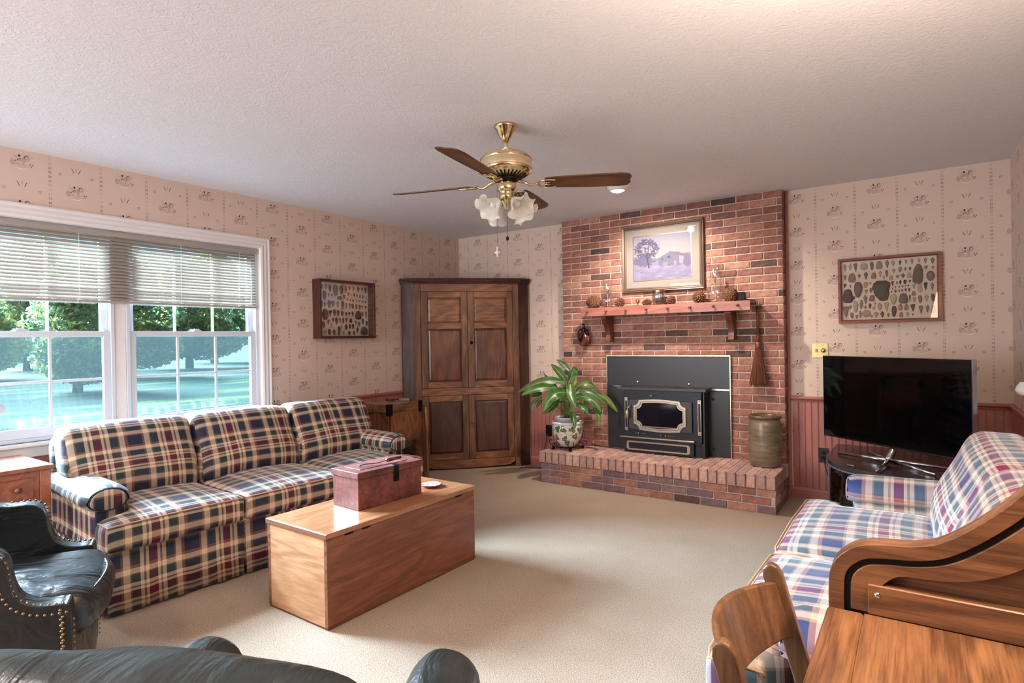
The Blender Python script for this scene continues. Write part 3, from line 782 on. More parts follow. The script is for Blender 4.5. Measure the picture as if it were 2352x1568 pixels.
obj('ash_line', MB().box(2.27 + SX, 2.575 + SX, -.2775, -.2762, .512 + SZ, .522 + SZ, .0004), 'ash', dr)
hp = [(2.165 + SX, -.275, .690 + SZ), (2.162 + SX, -.305, .690 + SZ), (2.146 + SX, -.312, .672 + SZ)]
obj('door_handle', MB().tube(smooth_line(hp, 5), .006, 8).lathe([(.007, .662 + SZ), (.013, .652 + SZ), (.016, .630 + SZ), (.015, .600 + SZ), (.009, .585 + SZ), (.004, .580 + SZ)], 2.142 + SX, -.312, 12), 'nickel', dr, smooth=True)
for x0 in (2.094, 2.742):
    s_ = obj('side_plate', B_(x0, x0 + .034, -.262, -.2505, .468, .768, .004), 'nickel', st)
    obj('slot', B_(x0 + .008, x0 + .026, -.2632, -.2625, .500, .735), 'blackplastic', s_)
    for zz in (.484, .752): obj('screw', MB().lathe([(0.0001, 0), (.006, 0), (.004, .003), (.0001, .004)], n=10, cap0=False, cap1=False).xf(Matrix.Translation((x0 + .017 + SX, -.262, zz + SZ)) @ Matrix.Rotation(PI / 2, 4, 'X')), 'nickel', s_, smooth=True)
bw = obj('blower_box', B_(2.090, 2.712, -.268, -.130, .010 + HZ, .412, .003), 'stove', st)
gr = obj('grille_frame', ring([(2.130, .305), (2.665, .305), (2.682, .320), (2.682, .368), (2.665, .384), (2.130, .384), (2.115, .368), (2.115, .320)], [(2.142, .318), (2.650, .318), (2.655, .322), (2.655, .366), (2.650, .371), (2.142, .371), (2.137, .366), (2.137, .322)], -.276, -.267), 'nickel', bw, bevel=.0015)
for i in range(9):
    zz = .320 + i * .0058; obj('louvre', B_(2.14, 2.652, -.2715, -.2685, zz, zz + .003), 'blackplastic', bw)
for i in range(7): obj('foot', B_(2.12 + i * .09, 2.14 + i * .09, -.262, -.24, HZ, HZ + .010), 'stove', bw)
obj('brass_lip', B_(2.060, 2.722, -.292, -.262, .412, .424, .002), 'nickel', st)
obj('shelf_plate', B_(2.070, 2.775, -.280, -.13, .404, .412), 'stove', st)
for (x0, z0) in ((2.22, .452), (2.42, .448), (2.46, .448)):
    obj('air_lever', MB().tube([(x0 + SX, -.251, z0 + SZ), (x0 + SX + .01, -.285, z0 + SZ), (x0 + SX + .022, -.296, z0 + SZ + .006)], .005, 8), 'chrome', st, smooth=True)
obj('air_slot', MB().box(2.185 + SX, 2.29 + SX, -.2545, -.2505, .445 + SZ, .462 + SZ, .002), 'chrome', st)
obj('air_slot', MB().box(2.455 + SX, 2.57 + SX, -.2545, -.2505, .438 + SZ, .456 + SZ, .002), 'chrome', st)
obj('damper_rod', MB().tube([(2.365 + SX, -.25, .790 + SZ), (2.365 + SX, -.30, .790 + SZ), (2.350 + SX, -.305, .786 + SZ)], .005, 8), 'nickel', st, smooth=True)
for (x0, y0, z0) in ((2.165, -.126, .892), (2.632, -.126, .882)):
    obj('bolt', MB().lathe([(0.0001, 0), (.013, 0), (.013, .003), (.008, .005), (.0001, .006)], n=14, cap0=False, cap1=False).xf(Matrix.Translation((x0 + SX, y0, z0 + SZ)) @ Matrix.Rotation(PI / 2, 4, 'X')), 'trim_brass', st, smooth=True)
for z0 in (.765, .345):
    obj('bolt', MB().lathe([(0.0001, 0), (.012, 0), (.012, .003), (.0001, .005)], n=14, cap0=False, cap1=False).xf(Matrix.Translation((2.835 + SX, -.130, z0 + SZ)) @ Matrix.Rotation(PI / 2, 4, 'X')), 'black_steel', st, smooth=True)
obj('side_skin', MB().box(2.772 + SX, 2.800 + SX, -.25, -.130, HZ + SZ, .835 + SZ, .003), 'black_steel', st)

# ------------------------------------------------------------------ mantel shelf
mt = thing('mantel_shelf', 'reddish wooden mantel shelf with pegs and two curved brackets', 'mantel', (2.45, CY, 1.49))
MX0, MX1 = 1.700 - 2.45, 3.186 - 2.45
obj('shelf_board', MB().box(MX0, MX1, -.205, 0, .062, .074, .002), 'mantel', mt)
obj('front_rail', MB().box(MX0, MX1, -.212, -.190, 0, .078, .003), 'mantel', mt)
for i in range(8):
    x = lerp(1.777, 3.094, i / 7) - 2.45
    p = MB().lathe([(.005, 0), (.005, .008), (.009, .013), (.011, .020), (.008, .026), (.0005, .028)], n=12, cap0=False).xf(Matrix.Translation((x, -.212, .042)) @ Matrix.Rotation(PI / 2, 4, 'X'))
    obj('peg', p, 'bracket', mt, smooth=True)
prof = [(-.002, 0), (-.168, 0), (-.170, -.018), (-.150, -.055), (-.105, -.095), (-.078, -.140), (-.070, -.190), (-.066, -.228), (-.002, -.235)]
front = smooth_line([(-.170, 0), (-.168, -.020), (-.135, -.062), (-.098, -.105), (-.080, -.155), (-.078, -.195), (-.085, -.228)], 5)
poly = [(-.002, 0)] + [(p.x, p.y) for p in front] + [(-.002, -.232)]
for x in (1.912, 3.005): obj('bracket', MB().prism(poly, x - 2.45 - .024, x - 2.45 + .024, 'yz'), 'bracket', mt, bevel=.003)
MZ = 1.5645

# pine cones
def cone_mesh(seed, n, r, h, open_, tilt=0):
    rr = random.Random(seed); mb = MB()
    mb.lathe([(r * .1, 0), (r * .42, h * .2), (r * .45, h * .5), (r * .28, h * .85), (.001, h)], n=10)
    for i in range(n):
        t_ = (i + .5) / n; a = i * 2.39996; z = h * (t_ * .95 + .02)
        rad = r * (math.sin(PI * (t_ * .80 + .14)) ** .75)
        sl_ = rad * .62; w = r * .30 * (1 - t_ * .4); th_ = r * .07
        out = math.cos(open_ * (1 - t_)); upz = math.sin(open_ * (1 - t_) + .35 + t_ * .6)
        d = Vector((math.cos(a), math.sin(a), 0)); s_ = Vector((-math.sin(a), math.cos(a), 0)); u = (d * max(.35, out) + Vector((0, 0, upz * .8))).normalized(); nn = s_.cross(u)
        p0 = Vector((0, 0, z)) + d * rad * .38; p1 = p0 + u * sl_ * .75; p2 = p0 + u * sl_
        vs = [p0 - s_ * w * .3, p0 + s_ * w * .3, p1 + s_ * w * .62, p2 + s_ * w * .25 + nn * th_, p2 - s_ * w * .25 + nn * th_, p1 - s_ * w * .62]
        mb.add([v + nn * th_ for v in vs] + [v - nn * th_ for v in vs], [(0, 1, 2, 3, 4, 5), (11, 10, 9, 8, 7, 6)] + [(k_, 6 + k_, 6 + (k_ + 1) % 6, (k_ + 1) % 6) for k_ in range(6)])
    return mb
cones = [(1.782, -.215, .062, .145, 'x', 130, .5, 'long pine cone lying at the left end of the mantel shelf'),
         (2.050, -.222, .050, .085, 'f', 70, .9, 'open grey-brown pine cone beside the left glass hurricane lamp'),
         (2.305, -.215, .034, .095, 'x', 100, .5, 'small pointed pine cone lying left of the ribbed glass jar'),
         (2.520, -.215, .044, .090, 'f', 80, .8, 'small open pine cone right of the ribbed glass jar'),
         (2.760, -.210, .060, .115, 'f', 80, 1.0, 'wide-open pine cone left of the tall right hurricane lamp'),
         (3.008, -.205, .062, .120, 'f', 150, .7, 'round dense pine cone at the right end of the mantel shelf')]
for i, (x, y, r, h, mode, n, op, lb) in enumerate(cones):
    mb = cone_mesh(i + 1, n, r * 1.03, h * 1.03, op)
    zmin = min(v[2] for v in mb.v)
    if mode == 'x': mb.xf(Matrix.Rotation(math.radians(84), 4, 'Y')).xf(Matrix.Rotation(math.radians(170 if i == 0 else -20), 4, 'Z'))
    else: mb.xf(Matrix.Rotation(math.radians(68), 4, 'X'))
    c = [sum(v[k_] for v in mb.v) / len(mb.v) for k_ in (0, 1)]; zm = min(v[2] for v in mb.v)
    mb.xf(Matrix.Translation((-c[0], -c[1], -zm)))
    o = obj('pine_cone', mb, 'cone', loc=(x, y, MZ)); tag(o, lb, 'pine cone', 'pine cones on the mantel')
# hurricane lamps
def hurricane(x, h, r, lb):
    t_ = thing('hurricane_candlestick', lb, 'candle holder', (x, -.215, MZ), 0, 'glass hurricane candlesticks on the mantel')
    obj('candlestick', MB().lathe([(r * .8, 0), (r * .78, .004), (r * .55, .008), (.010, .014), (.006, .022), (.010, .030), (.006, .040), (.0075, .050), (.005, .060), (.009, .070), (.006, .080), (.0075, .10), (.005, .12), (.008, h * .55), (.012, h * .58), (.012, h * .64), (.009, h * .64)], n=20), 'brass', t_, smooth=True)
    obj('candle', MB().lathe([(.009, h * .64), (.009, h * .72), (.001, h * .73)], n=12), 'candle', t_, smooth=True)
    out = [(r * .62, .012), (r * .95, h * .16), (r * 1.02, h * .30), (r * .78, h * .50), (r * .66, h * .66), (r * .74, h * .84), (r * .98, h)]
    pr = smooth_line([(a, b, 0) for a, b in out], 4); pr = [(p.x, p.y) for p in pr]
    obj('glass_chimney', MB().lathe(pr + [(a - .0025, b) for a, b in pr[::-1]], n=28, cap0=False, cap1=False), 'glass', t_, smooth=True)
hurricane(1.928, .265, .052, 'shorter brass candlestick in a glass hurricane near the left mantel end')
hurricane(2.892, .335, .062, 'taller brass candlestick in a glass hurricane right of the barn picture')
jr = thing('glass_jar', 'ribbed clear glass jar with a brass lid on the mantel', 'jar', (2.412, -.22, MZ))
ribs = lambda j, a, r, z: (r * (1 + .03 * math.cos(18 * a)), z)
obj('jar_body', MB().lathe([(.040, 0), (.052, .004), (.054, .10), (.050, .112), (.046, .112), (.049, .098), (.048, .008), (.0, .006)], n=72, wave=ribs, cap0=True, cap1=False), 'jarglass', jr, smooth=True)
obj('lid', MB().lathe([(.056, .108), (.057, .112), (.057, .126), (.050, .136), (.030, .142), (.001, .143)], n=32), 'brass_dark', jr, smooth=True)
cp = obj('brass_goblet', MB().lathe([(.022, 0), (.020, .003), (.005, .010), (.006, .022), (.016, .040), (.018, .062), (.016, .062), (.013, .044), (.001, .036)], n=20, cap1=False), 'brass', loc=(2.225, -.235, MZ), smooth=True); tag(cp, 'tiny brass goblet beside the pointed pine cone on the mantel', 'goblet')
kb = obj('keepsake_block', MB().box(-.04, .04, -.02, .02, 0, .012, .002), 'mantel', loc=(2.190, -.215, MZ)); tag(kb, 'low flat wooden block behind the brass goblet on the mantel', 'block')
db = obj('trinket_box', MB().box(-.025, .025, -.03, .03, 0, .075, .003).box(-.028, .028, -.033, .033, .060, .068, .001), 'iron', loc=(3.097, -.20, MZ)); tag(db, 'small black box standing behind the round pine cone', 'box')

# ------------------------------------------------------------------ barn picture (a flat print, painted by rule)
def fbm(x, y, o=4, s=0):
    return mnoise.fractal(Vector((x, y, s)), 1.0, 2.0, o, noise_basis='PERLIN_ORIGINAL')
def paint(u, v):
    """u right, v up in 0..1"""
    sky = [lerp(a, b, max(0, min(1, (v - .45) / .5))) for a, b in zip((238, 214, 190), (206, 198, 210))]
    c = sky
    hill = .50 + .045 * math.sin(u * 7 + 1) + .02 * fbm(u * 9, 0)
    if v < hill: c = (172, 162, 190)
    if v < hill - .05 + .02 * fbm(u * 20, 3): c = (150, 142, 176)
    gline = .33 + .05 * u + .012 * fbm(u * 12, 7)
    if v < gline + .04: c = [a + 14 * fbm(u * 24, v * 50, 4) for a in (202, 178, 196)]
    if v < gline - .06: c = [a + 22 * fbm(u * 10, v * 60, 4, 2) + (10 if fbm(u * 5, v * 9) > .1 else -6) for a in (190, 178, 206)]
    # barn
    bx, rx = .43, .80; apex = (.635, .60)
    def rooff(x): return apex[1] - abs(x - apex[0]) * (.62 if x < apex[0] else .10) if x < .80 else apex[1] - .0165 - (x - .80) * 1.1
    if .43 < u < .82 and .29 < v < min(rooff(u), .60):
        c = [a + 16 * math.sin(u * 260) * (fbm(u * 60, v * 4) + .4) for a in (152, 148, 172)]
        if .50 < u < .52 and .42 < v < .47: c = (84, 84, 120)
        if .60 < u < .645 and .46 < v < .51: c = (96, 84, 110)
        if .52 < u < .60 and .29 < v < .38: c = (190, 172, 190)
        if .71 < u < .75 and .30 < v < .39: c = (206, 188, 200)
    if .80 <= u < .92 and .33 < v < .50 - (u - .80) * .3: c = [a + 10 * math.sin(u * 300) for a in (212, 194, 200)]
    if .635 < u < .95 and abs(v - (.585 - (u - .635) * .34)) < .030: c = (158, 132, 158)
    if .29 < u < .44 and .29 < v < .32 + (u - .29) * .8: c = [a + 10 * math.sin(u * 280) for a in (186, 172, 194)]
    if .33 < u < .46 and .27 < v < .325 and math.sin(u * 180 + v * 300) > .2: c = (228, 214, 226)
    # bushes
    if ((u - .93) / .07) ** 2 + ((v - .36) / .12) ** 2 < 1 + .5 * fbm(u * 30, v * 30): c = (150, 140, 170)
    if ((u - .18) / .17) ** 2 + ((v - .42) / .10) ** 2 < 1 + .9 * fbm(u * 22, v * 22, 4, 4): c = [a + 24 * fbm(u * 50, v * 50) for a in (138, 132, 164)]
    # tree crown
    d = ((u - .235) / .225) ** 2 + ((v - .70) / .225) ** 2
    if d < 1 + .35 * fbm(u * 18, v * 18, 4, 9) and fbm(u * 26, v * 30, 5, 5) > -.10 - .25 * (abs(d - .55) < .3) + (.2 if d < .2 else 0):
        c = [a + 30 * fbm(u * 60, v * 60, 3, 1) for a in (122, 112, 148)]
    if abs(u - .262 - .02 * math.sin(v * 9)) < .012 + .02 * max(0, .34 - v) and .27 < v < .62: c = (88, 78, 108)
    for (x0, y0, x1, y1) in ((.262, .46, .14, .66), (.262, .50, .38, .70), (.265, .55, .27, .80)):
        t_ = (v - y0) / (y1 - y0)
        if 0 < t_ < 1 and abs(u - lerp(x0, x1, t_)) < .006: c = (100, 88, 120)
    if v < .045 and .42 < u < .54 and v > .025 and math.sin(u * 420) > -.2: c = (120, 112, 140)
    q_ = srgb(*[max(0, min(255, a)) for a in c]); return (q_[0] * .33, q_[1] * .36, q_[2] * .42, 1)
def print_mesh(w, h, nx, ny, fn):
    mb = MB()
    for j in range(ny + 1):
        for i in range(nx + 1): mb.v.append((w * i / nx, 0, h * j / ny))
    for j in range(ny):
        for i in range(nx):
            a = j * (nx + 1) + i; mb.f.append((a, a + 1, a + nx + 2, a + nx + 1))
    me = mesh_of('print', mb, 'attr', False, False)
    ca = me.color_attributes.new('Col', 'FLOAT_COLOR', 'POINT')
    ca.data.foreach_set('color', np.array([fn(i / nx, j / ny) for j in range(ny + 1) for i in range(nx + 1)], dtype=np.float32).ravel())
    return me
PX0, PX1, PZ0, PZ1 = 2.035, 2.782, 1.697, 2.300
pc = thing('framed_barn_picture', 'framed print of a grey barn and a tall tree above the mantel', 'picture', ((PX0 + PX1) / 2, CY - .003, PZ0))
w2 = (PX1 - PX0) / 2; ph = PZ1 - PZ0
def frame_ring(w2, h, t_, prof, mat, parent, name='frame', y=0):
    """mitred frame; prof = [(inset, depth)]"""
    mb = MB(); n = len(prof); vs = []
    for (cx, cz, sx, sz) in ((-w2, 0, 1, 1), (w2, 0, -1, 1), (w2, h, -1, -1), (-w2, h, 1, -1)):
        for (a, d) in prof: vs.append((cx + sx * a, y - d, cz + sz * a))
    fs = []
    for c in range(4):
        for k_ in range(n): fs.append((c * n + k_, c * n + (k_ + 1) % n, ((c + 1) % 4) * n + (k_ + 1) % n, ((c + 1) % 4) * n + k_))
    return obj(name, mb.add(vs, fs), mat, parent)
frame_ring(w2, ph, .04, [(0, 0), (0, .018), (.005, .026), (.012, .024), (.017, .030), (.026, .026), (.034, .016), (.042, .014), (.042, 0)], 'frame_gold', pc)
obj('mat_board', MB().box(-w2 + .038, w2 - .038, -.008, -.0, .038, ph - .038), 'matboard', pc)
pm = print_mesh(2 * w2 - .042 * 2 - .14, ph - .042 * 2 - .125, 220, 165, paint)
link('print', pm, pc, loc=(-w2 + .042 + .072, -.0095, .042 + .062))
frame_ring(w2 - .108, ph - .198, .01, [(0, .008), (0, .011), (.006, .011), (.006, .008)], 'brass_dark', pc, 'mat_fillet').location = (0, 0, .099)
obj('glass', MB().box(-w2 + .040, w2 - .040, -.0135, -.0125, .040, ph - .040), 'picglass', pc)

# ------------------------------------------------------------------ pulley and broom
pu = thing('barn_pulley', 'old wooden pulley with an iron hook hanging under the left mantel end', 'pulley', (1.648, -.170, 1.29), math.radians(-28))
obj('sheave', MB().lathe([(.001, -.022), (.066, -.022), (.070, -.014), (.060, -.004), (.060, .004), (.070, .014), (.066, .022), (.001, .022)], n=36, axis='y', cap0=False, cap1=False), 'bracket', pu, smooth=False)
for s_ in (-1, 1):
    ln = smooth_line([(0, .034 * s_, -.030), (-.03, .034 * s_, .012), (-.040, .034 * s_, .045), (-.022, .03 * s_, .078), (0, .012 * s_, .098)], 5)
    obj('strap', MB().tube(ln, .006, 6), 'iron', pu, smooth=True)
    ln = smooth_line([(0, .034 * s_, -.030), (.03, .034 * s_, .012), (.040, .034 * s_, .045), (.022, .03 * s_, .078), (0, .012 * s_, .098)], 5)
    obj('strap', MB().tube(ln, .006, 6), 'iron', pu, smooth=True)
obj('axle', MB().tube([(0, -.042, 0), (0, .042, 0)], .009, 10), 'iron', pu)
obj('hook', MB().tube(smooth_line([(0, 0, .098), (.018, 0, .118), (.004, 0, .140), (-.012, 0, .128)], 6), .006, 8), 'iron', pu, smooth=True)
obj('cord', MB().tube([(0, 0, .138), (-.004, 0, .190)], .0022, 6), 'candle', pu)
bm_ = thing('hearth_broom', 'straw hearth broom hanging on the brick at the right mantel end', 'broom', (3.203, -.150, .90))
obj('handle', MB().tube([(0, 0, .42), (0, 0, .63)], [.011, .010], 10).tube([(0, 0, .34), (0, 0, .42)], [.012, .012], 10), 'bracket', bm_, smooth=True)
obj('hang_loop', MB().tube([(-.006, 0, .62), (-.006, 0, .66), (.006, 0, .66), (.006, 0, .62)], .002, 6), 'candle', bm_)
obj('binding', MB().lathe([(.020, .285), (.023, .29), (.024, .335), (.016, .342)], n=14), 'bracket', bm_, smooth=True)
mb = MB(); rr = random.Random(4)
for i in range(240):
    a = rr.uniform(0, 2 * PI); q = rr.random() ** .5; tx, ty = math.cos(a) * q, math.sin(a) * q
    top = (tx * .018, ty * .016, .30); midp = (tx * .044, ty * .024, .16); bot = (tx * .074, ty * .030, rr.uniform(-.012, .012))
    mb.tube([top, midp, bot], [.002, .0028, .0016], 4, cap=False)
obj('straw', mb, 'straw', bm_, kind='stuff')

# ------------------------------------------------------------------ crock
ck = thing('stoneware_crock', 'tall grey-brown stoneware crock standing on the right of the hearth', 'crock', (3.265, -.260, HZ + .0015))
obj('body', MB().lathe([(.095, 0), (.108, .004), (.114, .03), (.121, .12), (.123, .22), (.120, .32), (.110, .362), (.104, .372), (.092, .372), (.104, .35), (.110, .2), (.1, .02), (.001, .015)], n=48, cap1=False, wave=lambda j, a, r, z: (r * (1 + .002 * math.sin(z * 400)), z)), 'crock', ck, smooth=True)
obj('rim', MB().lathe([(.104, .366), (.116, .368), (.121, .378), (.119, .388), (.110, .394), (.100, .388), (.096, .372)], n=48, cap0=False, cap1=False), 'crockrim', ck, smooth=True)
obj('lug', MB().box(.118, .134, -.025, .025, .30, .335, .006), 'crock', ck, rot=(0, 0, math.radians(10)))

# ------------------------------------------------------------------ plant
PXc, PYc = 1.590, -.400
std = thing('plant_caddy', 'black wire plant caddy on round casters on the left of the hearth', 'plant stand', (PXc, PYc, HZ))
obj('wire_ring', MB().tube([(.145 * math.cos(a), .145 * math.sin(a), .040) for a in np.linspace(0, 2 * PI, 33)[:-1]], .0035, 6, True), 'iron', std, smooth=True)
obj('wire_ring', MB().tube([(.105 * math.cos(a), .105 * math.sin(a), .026) for a in np.linspace(0, 2 * PI, 29)[:-1]], .0035, 6, True), 'iron', std, smooth=True)
mb = MB().tube([(-.145, 0, .026), (.145, 0, .026)], .003, 6).tube([(0, -.145, .026), (0, .145, .026)], .003, 6)
obj('cross_wires', mb, 'iron', std)
for i in range(6):
    a = i * PI / 3 + .3; c, s_ = math.cos(a), math.sin(a)
    loop = smooth_line([(c * .145, s_ * .145, .03), (c * .170, s_ * .170, .05), (c * .172, s_ * .172, .078), (c * .155, s_ * .155, .080), (c * .150, s_ * .150, .062)], 5)
    obj('scroll', MB().tube(loop, .003, 6), 'iron', std, smooth=True)
for i in range(4):
    a = i * PI / 2 - .9; obj('caster', MB().lathe([(.001, 0), (.012, .002), (.017, .012), (.015, .022), (.008, .028), (.004, .030)], .135 * math.cos(a), .135 * math.sin(a), 14), 'iron', std, smooth=True)
pot = thing('ivy_pattern_pot', 'white glazed planter painted with green ivy leaves on the hearth', 'planter', (PXc, PYc, HZ + .032))
leafpos = []
rr = random.Random(11)
for (a, z) in [(-2.65, .165), (-2.60, .10), (-1.95, .085), (-1.75, .165), (-1.25, .075), (-1.35, .165), (-.75, .16), (-.5, .10), (-2.2, .035), (-1.1, .035), (-.2, .15), (.6, .1), (1.6, .15), (2.4, .1), (3.1, .17), (1.1, .05)]:
    leafpos.append((a, z, rr.uniform(0, 6.28)))
potprof = smooth_line([(.070, 0, 0), (.098, .028, 0), (.128, .085, 0), (.140, .145, 0), (.139, .185, 0), (.132, .205, 0)], 8)
prof = [(p.x, p.y) for p in potprof]
def ivy(a, z):
    x = a * .135
    for (la, lz, rt) in leafpos:
        dx = (x - la * .135); dx = (dx + .424) % .848 - .424; dz = z - lz
        for k_ in range(3):
            an = rt + (k_ - 1) * 1.9; cx, cz = .017 * math.cos(an), .017 * math.sin(an)
            ex, ez = dx - cx, dz - cz; u_ = ex * math.cos(an) + ez * math.sin(an); w_ = -ex * math.sin(an) + ez * math.cos(an)
            d = (u_ / .0175) ** 2 + (w_ / .0150) ** 2 + .25 * math.sin(9 * math.atan2(w_, u_ + 1e-6))
            if d < 1:
                if abs(w_) < .0016: return srgb(170, 180, 140)
                return srgb(22, 58, 38) if d > .62 else srgb(66, 104, 62)
    s1 = .10 + .05 * math.sin(a * 2.2) ; s2 = .14 + .03 * math.sin(a * 3.1 + 1)
    if abs(z - s1) < .0016 or abs(z - s2) < .0014: return srgb(110, 98, 76)
    return srgb(222, 212, 202)
dense = []
for i in range(61):
    t_ = i / 60 * (len(prof) - 1); k_ = min(int(t_), len(prof) - 2); dense.append((lerp(prof[k_][0], prof[k_ + 1][0], t_ - k_), lerp(prof[k_][1], prof[k_ + 1][1], t_ - k_)))
mb = MB().lathe(dense, n=240, cap0=True, cap1=False)
me = mesh_of('pot_body', mb, 'attr_pot', True)
ca = me.color_attributes.new('Col', 'FLOAT_COLOR', 'POINT')
ca.data.foreach_set('color', np.array([ivy(math.atan2(v[1], v[0]), v[2]) for v in mb.v], dtype=np.float32).ravel())
link('pot_body', me, pot)
obj('rim', MB().lathe([(.130, .198), (.142, .202), (.147, .212), (.145, .222), (.136, .226), (.126, .220), (.122, .200), (.122, .10), (.001, .098)], n=48, cap0=False), 'potwhite', pot, smooth=True)
pln = thing('peace_lily', 'leafy green peace lily in a white liner inside the ivy planter', 'plant', (PXc, PYc, HZ + .135))
obj('liner_pot', MB().lathe([(.085, 0), (.108, .15), (.113, .150), (.113, .160), (.104, .160), (.098, .145)], n=40, cap1=False), 'potwhite', pln, smooth=True)
obj('soil', MB().lathe([(.001, .146), (.10, .144)], n=24, cap1=False, cap0=False), 'soil', pln)
DPX = .00395   # metres for one photograph pixel at the plant
Rv = Vector((_R.x, _R.y, 0)); Fv = Vector((_F.x, _F.y, 0))
def P3(cx, cy, dep):
    """crop coordinates measured on the plant -> local metres"""
    px = (cx / 6.272 + 1180) - 1301; py = (cy / 6.272 + 810) - 962
    return Rv * (px * DPX) + Vector((0, 0, -py * DPX + .150)) + Fv * dep
L_ = [((690, 420), (400, 330), (50, 550), 120, -.10, 0), ((600, 500), (330, 440), (95, 585), 120, -.16, .5), ((750, 420), (650, 260), (530, 165), 105, -.02, .1), ((800, 270), (730, 160), (622, 108), 80, .05, .2),
      ((800, 400), (830, 300), (870, 225), 105, -.05, .3), ((850, 240), (905, 210), (922, 345), 60, .04, .8), ((850, 490), (890, 400), (872, 300), 55, -.02, 2.0), ((720, 560), (520, 500), (395, 800), 165, -.22, .2),
      ((620, 640), (560, 760), (392, 850), 100, -.15, .9), ((790, 440), (770, 600), (835, 745), 125, -.25, .3), ((640, 700), (690, 690), (745, 780), 50, -.16, .5), ((905, 500), (1090, 370), (1215, 600), 75, -.02, .2),
      ((930, 545), (1110, 510), (1282, 760), 75, -.12, .4), ((1190, 600), (1330, 660), (1470, 865), 90, -.08, 1.2), ((860, 650), (1080, 540), (1205, 840), 120, -.18, .5), ((1110, 780), (1210, 850), (1160, 1025), 70, -.20, 1.4),
      ((870, 750), (950, 720), (1035, 885), 85, -.16, .8), ((760, 860), (830, 860), (828, 1062), 85, -.22, .6), ((390, 640), (230, 680), (232, 855), 55, -.04, 1.0), ((390, 680), (340, 720), (300, 805), 45, -.03, .9),
      ((390, 590), (300, 590), (225, 625), 75, -.02, .7), ((1000, 670), (1060, 730), (1070, 870), 60, .06, .9), ((600, 850), (550, 850), (530, 935), 28, .02, 1.0), ((620, 520), (560, 470), (430, 305), 60, .05, .6),
      ((700, 640), (650, 560), (560, 480), 70, .06, .9), ((820, 600), (760, 500), (700, 480), 80, .05, .8), ((880, 640), (930, 560), (1010, 520), 60, .08, .9), ((700, 700), (600, 700), (560, 800), 60, .06, .9)]
for i, (a, b, c, w, dep, sh_) in enumerate(L_):
    P0, P1, P2 = P3(*a, dep * .55), P3(*b, dep * 1.0), P3(*c, dep * 1.05)
    cen = bez((P0, P1, P2), 12); W_ = w / 6.272 * DPX * .62; mb = MB(); uv = []
    for k_, p in enumerate(cen):
        t_ = k_ / 12; d = (cen[min(12, k_ + 1)] - cen[max(0, k_ - 1)]).normalized()
        side = d.cross(Vector((-.25 * Fv.x, -.25 * Fv.y, 0)) + Fv * -1 + Vector((0, 0, .5))).normalized()
        nn = side.cross(d)
        ww = W_ * (math.sin(PI * min(1, t_ * .93 + .05)) ** .62) * (1 - .35 * t_)
        for q in (-1, -.5, 0, .5, 1):
            mb.v.append(tuple(p + side * ww * q - nn * ww * (.28 * (1 - abs(q)) + .06 * math.sin(t_ * 14 + q * 3)))); uv.append((q * .5 + .5, t_))
    for k_ in range(12):
        for q in range(4): mb.f.append((k_ * 5 + q, k_ * 5 + q + 1, k_ * 5 + 6 + q, k_ * 5 + 5 + q))
    me = mesh_of('leaf', mb, 'leaf', True, False); ul = me.uv_layers.new(name='UVMap')
    for p in me.polygons:
        for li in p.loop_indices: ul.data[li].uv = uv[me.loops[li].vertex_index]
    cc = .75 + .9 * (1 if i in (6,) else 0) + .45 * ((i * 37) % 10) / 10
    lf = link('leaf', me, pln, color=(cc * (2.2 if i in (6, 13) else 1.0), cc * (1.4 if i in (6, 13) else 1), cc * (1.2 if i in (6, 13) else .95), 1))
    b0 = Vector((P0.x * .10 + rnd.uniform(-.03, .03), P0.y * .10 + rnd.uniform(-.03, .03), .146))
    obj('leaf_stem', MB().tube(bez((b0, Vector((b0.x * 1.2, b0.y * 1.2, lerp(.146, max(P0.z, .17), .6))), P0), 6), [.0045, .0042, .004, .0038, .0034, .003, .0026], 6), 'stem', pln, smooth=True)

# ================================================================== STONE-POINT CASES
def stone_mesh(kind, seed):
    r = random.Random(seed)
    if kind == 'p':   pts = [(0, -.5), (.20, -.22), (.36, .05), (.46, .28), (.30, .30), (.18, .34), (.20, .5), (-.20, .5), (-.18, .34), (-.32, .30), (-.46, .26), (-.36, .05), (-.2, -.25)]
    elif kind == 't': pts = [(0, -.5), (.26, -.08), (.5, .42), (.2, .5), (-.2, .46), (-.5, .42), (-.26, -.08)]
    elif kind == 'l': pts = [(0, -.5), (.24, -.36), (.42, -.05), (.46, .2), (.30, .44), (.1, .5), (-.14, .5), (-.34, .42), (-.46, .15), (-.4, -.1), (-.22, -.38)]
    elif kind == 'a': pts = [(-.30, -.49), (.28, -.5), (.47, -.40), (.5, -.1), (.44, .2), (.30, .42), (.1, .5), (-.12, .49), (-.32, .4), (-.44, .15), (-.5, -.15), (-.46, -.40)]
    elif kind == 'b': pts = [(-.44, .36), (-.2, .5), (.3, .47), (.5, .36), (.5, .16), (.40, .02), (.46, -.14), (.32, -.42), (.08, -.5), (-.12, -.46), (-.36, -.18), (-.44, -.02), (-.5, .2)]
    else:             pts = [(.5 * math.cos(a), .5 * math.sin(a)) for a in np.linspace(0, 2 * PI, 13)[:-1]]
    pts = [(x + r.uniform(-.03, .03), y + r.uniform(-.02, .02)) for x, y in pts]; n = len(pts)
    vs = [(x, 0, y) for x, y in pts] + [(x * .94, -.6, y * .94) for x, y in pts] + [(x * .55, -1, y * .6) for x, y in pts]
    fs = [(i, (i + 1) % n, n + (i + 1) % n, n + i) for i in range(n)] + [(n + i, n + (i + 1) % n, 2 * n + (i + 1) % n, 2 * n + i) for i in range(n)] + [tuple(2 * n + i for i in range(n))]
    return mesh_of('stone_point', MB().add(vs, fs), 'stone', kind in 'oa')
